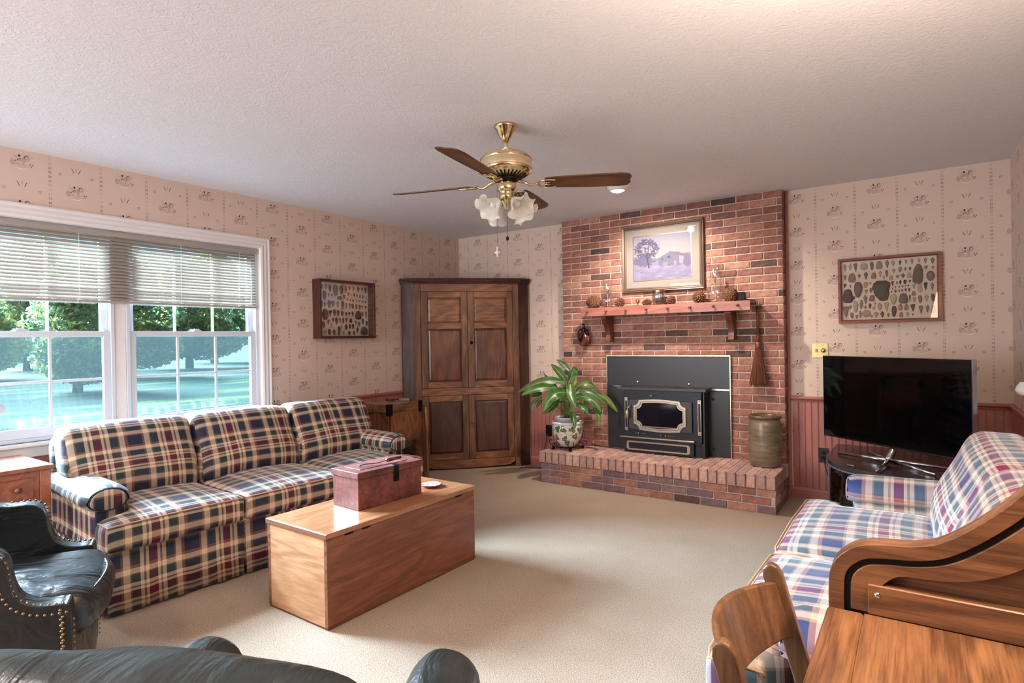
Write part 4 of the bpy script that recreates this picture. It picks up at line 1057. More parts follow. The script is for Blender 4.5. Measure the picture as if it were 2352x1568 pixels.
SM = {k_: [stone_mesh(k_, s_) for s_ in range(3)] for k_ in 'ptlabo'}
TONE = {'k': srgb(46, 42, 40), 'g': srgb(98, 92, 84), 'm': srgb(126, 114, 100), 'w': srgb(168, 152, 136), 'r': srgb(150, 118, 102), 'y': srgb(160, 142, 112), 'd': srgb(70, 64, 60)}
def quad_inv(q, x, y):
    """crop pixel -> (u,v) inside quad q = TL,TR,BR,BL"""
    u = v = .5
    for _ in range(25):
        t0 = (lerp(q[0][0], q[1][0], u), lerp(q[0][1], q[1][1], u)); b0 = (lerp(q[3][0], q[2][0], u), lerp(q[3][1], q[2][1], u))
        l0 = lerp(q[0][0], q[3][0], v); r0 = lerp(q[1][0], q[2][0], v)
        u += (x - lerp(t0[0], b0[0], v)) / max(1, (r0 - l0)); v += (y - lerp(t0[1], b0[1], v)) / max(1, (b0[1] - t0[1]))
    return u, v
def case(name, label, loc, rz, w, h, depth, fr, mat, items, quad, recess):
    c = thing(name, label, 'display case', loc, rz, 'cases of stone points on the wallpaper')
    frame_ring(w / 2, h, fr, [(0, 0), (0, depth), (fr * .7, depth), (fr, depth - .006), (fr, 0)], mat, c)
    obj('backing', MB().box(-w / 2 + fr, w / 2 - fr, -(depth - recess), -.001, fr, h - fr), 'casebase', c)
    obj('glass', MB().box(-w / 2 + fr * .7, w / 2 - fr * .7, -depth + .004, -depth + .006, fr * .7, h - fr * .7), 'caseglass', c)
    iw, ih = w - 2 * fr, h - 2 * fr; qw = ((quad[1][0] - quad[0][0]) + (quad[2][0] - quad[3][0])) / 2; qh = ((quad[3][1] - quad[0][1]) + (quad[2][1] - quad[1][1])) / 2
    r = random.Random(5)
    for (x, y, ww, hh, k_, tn) in items:
        u, v = quad_inv(quad, x, y)
        lw = iw * ww / qw * lerp(1.12, .9, u) if quad[0][0] < 300 else iw * ww / qw
        lh = ih * hh / qh
        nm = {'a': 'stone_axe', 'b': 'grooved_stone_axe', 'o': 'round_stone'}.get(k_, 'stone_point')
        th_ = min(recess * .8, max(.006, min(lw, lh) * .22))
        uc = min(max(u, lw / 2 / iw), 1 - lw / 2 / iw); vc = min(max(v, lh / 2 / ih), 1 - lh / 2 / ih)
        link(nm, r.choice(SM[k_]), c, loc=(-iw / 2 + uc * iw, -(depth - recess) - .0002, fr + ih * (1 - vc)), scale=(lw, th_, lh), rot=(0, r.uniform(-.06, .06), 0), color=tuple(a * r.uniform(.85, 1.15) for a in TONE[tn][:3]) + (1,))
    return c
RI = [(325, 430, 70, 160, 'p', 'm'), (425, 415, 70, 140, 'p', 'y'), (530, 425, 75, 185, 't', 'd'), (685, 400, 145, 140, 'o', 'y'), (835, 390, 75, 170, 'l', 'd'), (970, 375, 115, 155, 'a', 'm'), (1115, 360, 90, 150, 'p', 'g'), (1222, 350, 80, 120, 'p', 'y'),
      (1345, 335, 60, 100, 'p', 'k'), (1450, 315, 60, 80, 'p', 'm'), (1555, 310, 65, 110, 'p', 'r'), (1675, 295, 70, 80, 'p', 'w'), (1785, 295, 80, 100, 'p', 'm'), (1905, 300, 95, 115, 'p', 'g'),
      (328, 605, 62, 105, 'p', 'm'), (458, 608, 130, 175, 'a', 'm'), (595, 582, 60, 85, 't', 'm'), (723, 575, 80, 155, 'p', 'g'), (868, 568, 95, 120, 'a', 'r'), (988, 540, 70, 125, 'p', 'w'), (1105, 528, 60, 130, 'l', 'm'), (1232, 485, 65, 90, 'p', 'w'),
      (1345, 455, 68, 110, 'l', 'r'), (1435, 450, 38, 75, 't', 'm'), (1520, 445, 52, 75, 'p', 'g'), (1655, 540, 190, 360, 'a', 'g'), (1793, 428, 80, 70, 't', 'm'), (1908, 425, 68, 80, 'p', 'y'), (1868, 580, 160, 185, 'o', 'm'),
      (1050, 605, 55, 75, 'p', 'w'), (1185, 610, 75, 90, 'a', 'w'), (1298, 595, 70, 70, 't', 'r'), (1395, 578, 85, 90, 'p', 'm'), (1505, 565, 80, 105, 'a', 'w'),
      (322, 752, 58, 85, 't', 'k'), (428, 768, 30, 70, 'p', 'd'), (575, 830, 170, 310, 'l', 'g'), (718, 738, 88, 125, 'l', 'y'), (805, 708, 52, 52, 'p', 'r'), (1005, 850, 325, 400, 'b', 'd'), (1208, 720, 48, 100, 't', 'k'), (1287, 705, 38, 65, 'p', 'm'), (1347, 700, 50, 95, 'p', 'k'), (1430, 688, 68, 88, 'l', 'd'), (1515, 680, 52, 58, 't', 'd'),
      (376, 940, 180, 268, 'a', 'd'), (728, 862, 66, 80, 't', 'r'), (815, 838, 60, 95, 'l', 'm'), (1258, 785, 36, 46, 'p', 'r'), (1325, 780, 32, 52, 'p', 'r'), (1385, 772, 36, 56, 'p', 'r'), (1440, 765, 32, 40, 't', 'm'), (1487, 758, 40, 42, 't', 'g'), (1585, 775, 72, 100, 't', 'w'), (1685, 800, 95, 155, 'a', 'w'), (1785, 778, 80, 160, 't', 'd'), (1895, 782, 75, 160, 'p', 'r'),
      (1207, 812, 28, 42, 'p', 'm'), (1192, 866, 46, 34, 'p', 'r'), (1260, 858, 58, 66, 'p', 'g'), (1328, 852, 42, 60, 'p', 'r'), (1380, 846, 36, 60, 'l', 'm'), (1440, 838, 46, 62, 't', 'd'), (1502, 836, 46, 80, 'p', 'd'),
      (496, 978, 42, 78, 'l', 'd'), (712, 1010, 82, 190, 'p', 'm'), (832, 980, 102, 125, 'a', 'm'), (1225, 1005, 135, 205, 'l', 'w'), (1400, 990, 172, 190, 'a', 'g'), (1512, 1000, 34, 150, 't', 'd'), (1580, 902, 80, 84, 'a', 'r'), (1588, 1018, 60, 110, 'l', 'w'),
      (340, 1235, 122, 245, 't', 'm'), (430, 1140, 55, 80, 'p', 'm'), (527, 1140, 102, 230, 'l', 'w'), (632, 1098, 64, 185, 'l', 'm'), (706, 1150, 66, 76, 'p', 'r'), (796, 1128, 66, 112, 'p', 'd'), (884, 1085, 55, 70, 'p', 'w'), (866, 1170, 74, 86, 'p', 'w'), (975, 1142, 88, 140, 'l', 'y'), (1100, 1148, 92, 190, 't', 'w'),
      (1232, 1232, 105, 215, 'l', 'd'), (1342, 1150, 84, 118, 'a', 'r'), (1450, 1152, 78, 118, 'a', 'm'), (1562, 1168, 92, 145, 't', 'd'), (455, 1298, 72, 125, 'l', 'm'), (547, 1322, 62, 82, 't', 'm'), (616, 1280, 42, 145, 'l', 'm'), (730, 1262, 162, 135, 'o', 'y'), (826, 1318, 50, 66, 't', 'm'), (906, 1288, 105, 118, 'p', 'y'), (1022, 1285, 84, 125, 'p', 'd'), (1130, 1298, 62, 88, 'p', 'm'), (1357, 1288, 72, 98, 'a', 'r'), (1470, 1288, 68, 96, 'p', 'y'), (1560, 1290, 36, 38, 't', 'd'),
      (1690, 1010, 80, 150, 'l', 'm'), (1800, 990, 90, 130, 'p', 'w'), (1905, 985, 85, 150, 'l', 'g'), (1700, 1210, 90, 170, 't', 'm'), (1810, 1190, 80, 150, 'p', 'm'), (1905, 1200, 85, 150, 'a', 'w')]
case('wall_display_case', 'red-brown framed case of stone points and axes hanging above the television', (4.077, -.001, 1.372), 0, .634, .487, .040, .024, 'frame_red', RI, [(262, 325), (1975, 200), (1980, 1350), (275, 1380)], .020)
LI = [(388, 330, 60, 100, 'l', 'd'), (462, 330, 56, 105, 'l', 'd'), (532, 358, 52, 150, 'l', 'd'), (632, 408, 100, 240, 'l', 'g'), (728, 395, 78, 190, 'l', 'g'), (812, 382, 52, 148, 'l', 'g'), (886, 362, 44, 100, 'p', 'k'), (962, 364, 46, 95, 'p', 'd'), (1046, 380, 68, 120, 'p', 'd'), (1124, 372, 44, 80, 'p', 'd'), (1192, 390, 48, 125, 'l', 'd'),
      (338, 485, 50, 140, 'a', 'd'), (432, 510, 68, 200, 'l', 'g'), (506, 502, 42, 96, 't', 'm'), (566, 498, 32, 60, 'o', 'm'), (697, 550, 84, 78, 'a', 'd'), (782, 532, 44, 86, 't', 'd'), (862, 475, 40, 84, 'l', 'g'), (918, 490, 34, 60, 't', 'y'), (970, 488, 32, 74, 'l', 'k'), (1022, 508, 28, 70, 't', 'k'), (1078, 518, 32, 90, 'l', 'm'), (1130, 524, 32, 86, 'l', 'k'), (1188, 545, 32, 74, 'l', 'm'),
      (834, 580, 26, 48, 'l', 'k'), (894, 598, 28, 58, 'p', 'd'), (946, 606, 44, 76, 'p', 'd'), (1010, 602, 36, 66, 'l', 'y'), (1070, 612, 46, 56, 't', 'm'), (1128, 625, 30, 62, 'l', 'd'), (1178, 636, 28, 64, 't', 'k'),
      (362, 662, 74, 155, 'a', 'k'), (438, 690, 42, 84, 't', 'd'), (512, 680, 62, 165, 'l', 'd'), (576, 670, 66, 132, 'l', 'g'), (662, 682, 52, 142, 'l', 'm'), (744, 700, 56, 175, 'l', 'g'), (816, 708, 34, 128, 'l', 'd'), (878, 718, 44, 130, 't', 'g'), (932, 718, 50, 118, 'l', 'd'), (1002, 726, 46, 118, 'l', 'd'), (1064, 732, 42, 112, 'l', 'd'), (1114, 728, 54, 80, 't', 'm'), (1178, 740, 38, 86, 't', 'd'),
      (330, 802, 46, 66, 'p', 'm'), (332, 905, 46, 84, 'p', 'm'), (436, 880, 108, 225, 'o', 'd'), (522, 868, 54, 142, 't', 'd'), (598, 848, 54, 145, 'l', 'd'), (662, 858, 50, 130, 'l', 'd'), (736, 864, 54, 118, 'l', 'd'), (804, 868, 42, 82, 'p', 'd'), (866, 864, 42, 66, 't', 'd'), (926, 868, 40, 100, 'p', 'k'), (1030, 888, 112, 178, 'a', 'k'), (1112, 864, 42, 102, 'l', 'd'), (1180, 890, 46, 160, 't', 'g'),
      (570, 988, 42, 80, 't', 'k'), (628, 1016, 48, 148, 'l', 'd'), (696, 1002, 46, 104, 'l', 'm'), (750, 1004, 38, 130, 'l', 'd'), (808, 998, 48, 100, 't', 'd'), (886, 998, 46, 92, 'a', 'd'), (978, 1034, 40, 84, 'l', 'y'), (1038, 1072, 44, 108, 'l', 'm'), (1114, 1016, 50, 130, 'l', 'g'), (1186, 1052, 50, 110, 'l', 'k'),
      (326, 1016, 36, 80, 'p', 'm'), (404, 1088, 58, 142, 'l', 'd'), (486, 1038, 48, 110, 'p', 'k'), (542, 1096, 30, 118, 'l', 'y'), (716, 1120, 44, 120, 'p', 'w'), (796, 1132, 56, 125, 'l', 'd'), (866, 1118, 42, 108, 'l', 'd'), (924, 1116, 38, 118, 'l', 'd'), (668, 1208, 58, 190, 'l', 'd'), (1002, 1188, 50, 122, 'p', 'k'),
      (360, 1240, 48, 125, 'l', 'm'), (430, 1236, 48, 118, 'p', 'y'), (500, 1230, 56, 120, 'l', 'k'), (582, 1240, 52, 128, 'p', 'd'), (748, 1242, 44, 90, 'p', 'y'), (852, 1250, 50, 84, 'l', 'd'), (936, 1246, 40, 88, 'p', 'k'), (1130, 1200, 130, 170, 'a', 'd')]
lc_ = case('wall_display_case', 'deep dark-framed case of stone points between the window and corner cupboard', (.001, -1.657, 1.330), PI / 2, .615, .510, .100, .022, 'frame_dark', LI, [(305, 240), (1240, 305), (1215, 1300), (295, 1315)], .075)

# ================================================================== WALL PLATES
wp = thing('brass_wall_plate', 'square brass dimmer plate on the wallpaper behind the television corner', 'switch', (3.625, 0, 1.167))
obj('plate', MB().box(-.057, .057, -.005, 0, -.057, .057, .002), plain('plate_brass', srgb(206, 192, 132), .25, .45), wp)
obj('toggle', MB().box(-.030, -.018, -.014, -.005, -.014, .012, .002), 'brass_dark', wp)
obj('dial', MB().lathe([(.0001, .020), (.014, .020), (.017, .016), (.018, .0)], n=24, cap0=False, cap1=False).xf(Matrix.Translation((.024, -.0045, 0)) @ Matrix.Rotation(PI / 2, 4, 'X')), 'brass', wp, smooth=True)
for (dx, dz) in ((-.024, .042), (-.024, -.042), (.024, .042), (.024, -.042)): obj('screw', MB().box(dx - .003, dx + .003, -.0065, -.005, dz - .003, dz + .003, .001), 'brass_dark', wp)
def outlet(x, z, label):
    o = thing('wall_outlet', label, 'outlet', (x, -.010, z), 0, 'black wall outlets')
    obj('plate', MB().box(-.036, .036, -.005, 0, -.057, .057, .002), 'blackplastic', o)
    for dz in (-.02, .02):
        s_ = obj('socket', MB().box(-.015, .015, -.008, -.005, dz - .013, dz + .013, .002), 'iron', o)
outlet(3.640, .352, 'black outlet plate with a plug on the planks left of the television stand')
outlet(1.155, .363, 'black outlet plate on the planks behind the ivy planter')
cord = lambda name, pts, r, lab_, c='cord': tag(obj(name, MB().tube(smooth_line(pts, 5), r, 6), 'blackplastic', smooth=True), lab_, c)
cord('power_cord', [(1.155, -.030, .33), (1.13, -.06, .20), (1.18, -.14, .03), (1.02, -.20, .012), (.95, -.25, .010)], .004, 'black cord running down from the outlet beside the cupboard')
cord('power_cord', [(1.70, -.145, .292), (1.80, -.17, .288), (1.92, -.20, .290), (2.03, -.19, .287), (2.084, -.17, .30)], .0045, 'black cord across the hearth from planter to stove')
cord('power_cord', [(3.640, -.025, .33), (3.66, -.05, .25), (3.69, -.05, .15), (3.70, -.07, .02)], .004, 'black cord hanging from the outlet beside the television stand')

# ================================================================== CEILING FAN AND CAN LIGHT
FX, FY = 2.448, -2.546
fan = thing('ceiling_fan', 'brass ceiling fan with four dark wood blades and frosted glass shades', 'ceiling fan', (FX, FY, 0))
obj('canopy', MB().lathe([(.062, 2.439), (.064, 2.430), (.060, 2.424), (.048, 2.405), (.034, 2.375), (.020, 2.362), (.016, 2.352), (.0125, 2.350)], n=40, cap1=False), 'brass', fan, smooth=True)
obj('downrod', MB().lathe([(.0115, 2.362), (.0115, 2.290)], n=20), 'brass_w', fan, smooth=True)
obj('motor_housing', MB().lathe([(.013, 2.292), (.030, 2.294), (.085, 2.290), (.122, 2.275), (.134, 2.262), (.137, 2.258), (.137, 2.252), (.134, 2.250), (.137, 2.246), (.138, 2.205), (.136, 2.194), (.128, 2.185), (.100, 2.170), (.060, 2.160), (.05, 2.158)], n=64, cap1=True), 'brass_w', fan, smooth=True)
obj('trim_ring', MB().tube([(.138 * math.cos(a), .138 * math.sin(a), 2.254) for a in np.linspace(0, 2 * PI, 65)[:-1]], .0022, 6, True), 'brass', fan, smooth=True)
obj('bottom_ring', MB().lathe([(.139, 2.206), (.141, 2.198), (.134, 2.187), (.120, 2.178)], n=64, cap0=False, cap1=False), 'brass', fan, smooth=True)
for i in range(30):
    a = i * 2 * PI / 30; c, s_ = math.cos(a), math.sin(a)
    mb = MB().box(.068, .118, -.0035, .0035, -.0015, .0015, .001).xf(Matrix.Translation((0, 0, 2.131)) @ Matrix.Rotation(a, 4, 'Z') @ Matrix.Rotation(-.36, 4, 'Y'))
    obj('vent_slot', mb, 'iron', fan)
obj('flywheel', MB().lathe([(.062, 2.160), (.066, 2.150), (.060, 2.140), (.03, 2.138)], n=32, cap0=False), 'iron', fan, smooth=True)
obj('switch_housing', MB().lathe([(.046, 2.142), (.052, 2.138), (.053, 2.100), (.050, 2.090), (.043, 2.085), (.040, 2.068), (.043, 2.062), (.041, 2.05), (.030, 2.032), (.020, 2.018), (.014, 2.000), (.011, 1.99), (.001, 1.988)], n=40, cap0=False, cap1=False), 'brass', fan, smooth=True)
R0, R1 = .205, .660
def blade_outline():
    return [(R0, -.046), (R0 + .05, -.056), (R0 + .2, -.066), (R1 - .06, -.070), (R1 - .015, -.060), (R1, -.030), (R1 - .006, 0), (R1, .030), (R1 - .015, .060), (R1 - .06, .070), (R0 + .2, .066), (R0 + .05, .056), (R0, .046)]
for i in range(4):
    a = math.radians((30, 106, 198, 281)[i]); Rm = Matrix.Translation((0, 0, 2.128)) @ Matrix.Rotation(a, 4, 'Z') @ Matrix.Rotation(math.radians(-13), 4, 'X')
    bld = obj('blade', MB().prism(blade_outline(), -.003, .003, 'xy'), 'blade', fan, bevel=.0015)
    bld.matrix_local = Rm
    arm = MB()
    for s_ in (-1, 1):
        arm.tube(smooth_line([(.165, 0, -.004), (.185, .028 * s_, -.008), (.215, .040 * s_, -.008), (.262, .036 * s_, -.008)], 5), [.005] * 16, 8)
        arm.tube([(.205, .008 * s_, -.008), (.235, .012 * s_, -.008)], .004, 6)
    arm.tube(smooth_line([(.062, 0, .016), (.095, 0, .006), (.130, 0, -.012), (.168, 0, -.005)], 5), [.010] * 5 + [.008] * 5 + [.0065] * 6, 8)
    am = obj('blade_arm', arm, 'brass', fan, smooth=True); am.matrix_local = Rm
ruf = lambda j, a, r, z: (r * (1 + (.16 * max(0, (j - 5) / 6)) * math.cos(6 * a + .6)), z + .012 * max(0, (j - 6) / 5) * math.sin(6 * a))
shp = [(.015, 0), (.020, .004), (.027, .018), (.034, .034), (.040, .048), (.046, .060), (.052, .070), (.058, .079), (.064, .086), (.069, .091), (.073, .094), (.075, .095)]
shade_me = mesh_of('glass_shade', MB().lathe(shp, n=72, wave=ruf, cap0=False, cap1=False), 'frost', True)
# four arms: one towards the camera side left, right, front, back
base_a = math.atan2(-.823, .568)   # towards the camera
for k_ in range(4):
    a = base_a + math.radians(-52 + 90 * k_ + (0)); d = Vector((math.cos(a), math.sin(a), 0))
    tilt = math.radians(52)
    ax_dir = (d * math.sin(tilt) + Vector((0, 0, -math.cos(tilt)))).normalized()
    q = Vector((0, 0, 1)).rotation_difference(ax_dir)
    p0 = d * .028 + Vector((0, 0, 2.045)); p1 = d * .050 + Vector((0, 0, 2.036))
    obj('shade_arm', MB().tube([p0, p1, p1 + ax_dir * .014], .009, 10).lathe([(.012, -.004), (.021, .0), (.022, .012), (.018, .014)], n=20).xf(Matrix.Identity(4)) if False else MB().tube([p0, p1, p1 + ax_dir * .014], [.009, .010, .019], 14), 'brass', fan, smooth=True)
    g_ = link('glass_shade', shade_me, fan); g_.rotation_mode = 'QUATERNION'; g_.rotation_quaternion = q; g_.location = p1 + ax_dir * .008
    b_ = obj('bulb', MB().lathe([(.010, 0), (.012, .01), (.017, .03), (.017, .042), (.010, .054), (.001, .057)], n=16), 'milk', fan, smooth=True); b_.rotation_mode = 'QUATERNION'; b_.rotation_quaternion = q; b_.location = p1 + ax_dir * .012
cA = Vector((-.030, -.030, 0)); cB = Vector((.022, -.038, 0))
obj('pull_chain', MB().tube([(cA.x - .005, cA.y - .01, 2.09), (cA.x - .008, cA.y - .012, 1.79)], .0011, 5), 'brass_dark', fan)
obj('chain_pull', MB().lathe([(.004, 1.790), (.005, 1.77), (.006, 1.766), (.016, 1.762), (.016, 1.755), (.006, 1.751), (.004, 1.735), (.001, 1.734)], cA.x - .008, cA.y - .012, 14), 'milk', fan, smooth=True)
obj('pull_chain', MB().tube([(.003, -.004, 1.99), (.003, -.004, 1.845)], .0010, 5), 'iron', fan)
obj('chain_pull', MB().lathe([(.001, 1.848), (.006, 1.842), (.009, 1.834), (.006, 1.825), (.001, 1.822)], .003, -.004, 12), 'iron', fan, smooth=True)

DLX, DLY = 2.400, -1.010
dl = thing('recessed_can_light', 'glowing recessed eyeball light in the ceiling in front of the chimney', 'ceiling light', (DLX, DLY, H))
obj('trim_ring', MB().lathe([(.100, -.001), (.102, -.005), (.094, -.009), (.078, -.007), (.074, -.001)], n=48, cap0=False, cap1=False), 'white', dl, smooth=True)
obj('eyeball', MB().lathe([(.074, -.004), (.072, -.018), (.064, -.030), (.052, -.038), (.050, -.034), (.048, -.012)], n=40, cap0=False, cap1=False), 'white', dl, smooth=True)
obj('bulb', MB().lathe([(.048, -.014), (.046, -.032), (.036, -.044), (.018, -.050), (.001, -.052)], n=32, cap0=True, cap1=False), 'bulb', dl, smooth=True)
sp_ = light('can_light_beam', 'SPOT', (DLX, DLY + .02, H - .075), 135, (1.0, .85, .72), target=(2.45, -.10, 1.05), spot_size=math.radians(118), spot_blend=.75, shadow_soft_size=.03)

# ================================================================== CORNER CUPBOARD
cb = thing('corner_cupboard', 'tall walnut corner cupboard with two upper and two lower panelled doors', 'cupboard', (.525, -.525, 0), PI / 4)
HW = .53
body = [(-HW + .001, .024), (HW - .001, .024), (.640, .062), (.645, .075), (.02, .69), (-.02, .69), (-.645, .075), (-.640, .062)]
obj('carcass', MB().prism(body, .07, 1.86, 'xy'), 'cab_dark', cb)
for s_ in (-1, 1):
    pts = [(s_ * HW, .001), (s_ * .640, .050), (s_ * .640, .0618), (s_ * HW, .0238)]
    obj('side_stile', MB().prism(pts, 0, 1.862, 'xy'), 'cab_dark', cb)
    obj('foot', MB().prism([(s_ * (HW - .055), .0005), (s_ * HW, .0005), (s_ * HW, .024), (s_ * (HW - .055), .024)], 0, .10, 'xy'), 'cab', cb)
def cbx(name, x0, x1, z0, z1, y0=0.0, y1=.024, m='cab', parent=None, ch=.002): return obj(name, MB().box(x0 - HW, x1 - HW, y0, y1, z0, z1, ch), m, parent or cb)
cbx('stile', 0, .070, .10, 1.862); cbx('stile', .998, 1.06, .10, 1.862)
cbx('top_rail', .071, .997, 1.788, 1.862, m='cab_h'); cbx('mid_rail', .071, .997, .748, .820, m='cab_h')
ap = [(.060 - HW, .100), (.998 - HW + .002, .100)] + [(p.x - HW, p.y) for p in smooth_line([(.998, .06, 0), (.97, .042, 0), (.90, .022, 0), (.53, .012, 0), (.16, .022, 0), (.09, .042, 0), (.06, .06, 0)], 4)]
obj('apron', MB().prism(ap, .001, .022, 'xz'), 'cab_h', cb)
def cup_door(x0, x1, z0, z1, mid=None, low=False):
    d = obj('door', MB().box(x0 - HW, x0 + .066 - HW, -.002, .020, z0, z1, .002), 'cab', cb)
    k_ = lambda nm, a, b, c_, e, m: obj(nm, MB().box(a - HW, b - HW, -.002, .020, c_, e, .002), m, d)
    k_('door_stile', x1 - .062, x1, z0, z1, 'cab')
    k_('door_rail', x0 + .066, x1 - .062, z1 - .060, z1, 'cab_h'); k_('door_rail', x0 + .066, x1 - .062, z0, z0 + .062, 'cab_h')
    def panel(a, b, m):
        xa, xb = x0 + .066 - HW, x1 - .062 - HW; mb = MB(); q = .022
        mb.add([(xa, .014, a), (xb, .014, a), (xb, .014, b), (xa, .014, b), (xa + q, .006, a + q), (xb - q, .006, a + q), (xb - q, .006, b - q), (xa + q, .006, b - q)], [(0, 1, 5, 4), (1, 2, 6, 5), (2, 3, 7, 6), (3, 0, 4, 7), (4, 5, 6, 7)])
        obj('door_panel', mb, m, d)
    if mid:
        k_('door_rail', x0 + .066, x1 - .062, mid - .030, mid + .030, 'cab_h'); panel(mid + .030, z1 - .060, 'cab_h'); panel(z0 + .062, mid - .030, 'cab_panel')
    else: panel(z0 + .062, z1 - .060, 'cab_panel_low')
    return d
cup_door(.073, .5335, .823, 1.785, 1.442); d2 = cup_door(.5365, .995, .823, 1.785, 1.442)
cup_door(.073, .5335, .103, .745); d4 = cup_door(.5365, .995, .103, .745)
def knob(parent, x, z, mat='bracket'):
    obj('knob', MB().lathe([(.008, 0), (.007, .008), (.012, .014), (.017, .022), (.015, .030), (.006, .034), (.0005, .034)], n=18, cap0=False, cap1=False).xf(Matrix.Translation((x - HW, -.002, z)) @ Matrix.Rotation(PI / 2, 4, 'X')), mat, parent, smooth=True)
    obj('keyhole', MB().box(x + .002 - HW, x + .008 - HW, -.0032, -.0021, z + .045 * (1 if z > .6 else -1.3), z + .045 * (1 if z > .6 else -1.3) + .020, .0005), 'iron', parent)
knob(d2, .570, 1.27, 'iron'); knob(d4, .575, .47, 'bracket')
def corn(off, z0, z1):
    p = [(-(HW + .45 * off), -off), (HW + .45 * off, -off), (.640 + .55 * off, .035), (.655 + .2 * off, .055), (.02, .69), (-.02, .69), (-.655 - .2 * off, .055), (-.640 - .55 * off, .035)]
    return MB().prism(p, z0, z1, 'xy')
cn = obj('cornice', corn(.010, 1.862, 1.872), 'cab_dark', cb, bevel=.002)
for (off, a, b) in ((.022, 1.8725, 1.884), (.040, 1.8845, 1.898), (.056, 1.8985, 1.908), (.035, 1.9085, 1.918)): obj('cornice_step', corn(off, a, b), 'cab_dark', cn, bevel=.003)

# ================================================================== BUTTER CHURN
chn = thing('barrel_churn', 'antique barrel-shaped wooden churn with iron corner brackets behind the sofa arm', 'churn', (.385, -1.46, 0))
r0, zc, hl = .192, .520, .19
U = [(r0 * math.cos(a), zc + r0 * math.sin(a)) for a in np.linspace(0, -PI, 25)]
poly = [(r0, .688)] + U + [(-r0, .688)]
inn = [(a * .90, (b - zc) * .90 + zc if b < .68 else .688) for a, b in poly]
obj('barrel', MB().band(poly, inn, -hl, hl).band(poly, [(a * .985, (b - zc) * .985 + zc if b < .68 else .688) for a, b in poly], -hl - .001, -hl + .01), 'oak_churn', chn, auto=30)
disc = [(.168 * math.cos(a), zc + .168 * math.sin(a)) for a in np.linspace(0, 2 * PI, 41)[:-1]]
fill = [(r0 * .90, .688)] + [(a * .90, (b - zc) * .90 + zc) for a, b in U] + [(-r0 * .90, .688)]
obj('end_board', MB().prism(fill, -hl + .022, -hl + .034, 'xz'), 'oak_churn', chn); obj('end_board', MB().prism(fill, hl - .034, hl - .01, 'xz'), 'oak_churn', chn)
o_ = [(.180 * math.cos(a), zc + .180 * math.sin(a)) for a in np.linspace(0, 2 * PI, 41)[:-1]]
def ring2(o_, i_, a0, a1):
    mb = ring(o_, i_, a0, a1); mb.v = [(v[0] - SX, v[1], v[2] - SZ) for v in mb.v]; return mb
obj('end_rim', ring2(o_, disc, -hl + .002, -hl + .022), 'oak_x', chn, smooth=False)
obj('lid', MB().box(-r0 - .004, r0 + .004, -hl - .006, hl + .006, .690, .762, .004), 'oak_y', chn)
obj('lid_handle', MB().box(-.02, .02, -.06, .06, .768, .782, .004).box(-.012, .012, -.06, -.045, .762, .770).box(-.012, .012, .045, .06, .762, .770), 'oak_dark', chn, rot=(0, 0, 1.3), loc=(-.06, .06, 0))
obj('wood_block', MB().box(-.05, .05, -.03, .03, .762, .790, .004), 'oak_x', chn, loc=(.07, .12, 0), rot=(0, 0, .5))
obj('iron_hinge', MB().box(-.05, .05, -.012, .012, .762, .766, .001), 'iron', chn, loc=(-.08, .15, 0), rot=(0, 0, .4))
for (sx, sy) in ((1, -1), (-1, -1), (1, 1)):
    x1, y1 = sx * (r0 + .0045), sy * (hl + .0065)
    mb = MB().box(min(x1, x1 - sx * .035), max(x1, x1 - sx * .035), min(y1, y1 + sy * .004), max(y1, y1 + sy * .004), .665, .766, .001)
    mb.box(min(x1, x1 + sx * .004), max(x1, x1 + sx * .004), min(y1 - sy * .04, y1 + sy * .004), max(y1 - sy * .04, y1 + sy * .004), .665, .766, .001)
    obj('iron_bracket', mb, 'iron', chn)
for (lx, ly) in ((-.17, -.15), (.17, -.15), (-.17, .15), (.17, .15)): obj('leg', MB().box(lx - .02, lx + .02, ly - .02, ly + .02, 0, .42, .003), 'oak_dark', chn)
obj('stretcher', MB().box(-.15, .15, .14, .16, .12, .18, .003), 'oak_dark', chn); obj('stretcher', MB().box(-.15, .15, -.16, -.14, .12, .18, .003), 'oak_dark', chn)
sl_ = smooth_line([(.225, .235, .02), (.222, .235, .25), (.216, .235, .42), (.228, .235, .50), (.222, .235, .58), (.214, .235, .66), (.205, .235, .70)], 5)
obj('crank_slat', MB().tube(sl_, [.010] * 6 + [.013] * 12 + [.018] * 8 + [.014] * 5, 8), 'oak_churn', chn, smooth=True)
obj('post', MB().box(.192, .214, .20, .225, .0, .72, .003), 'oak_dark', chn)

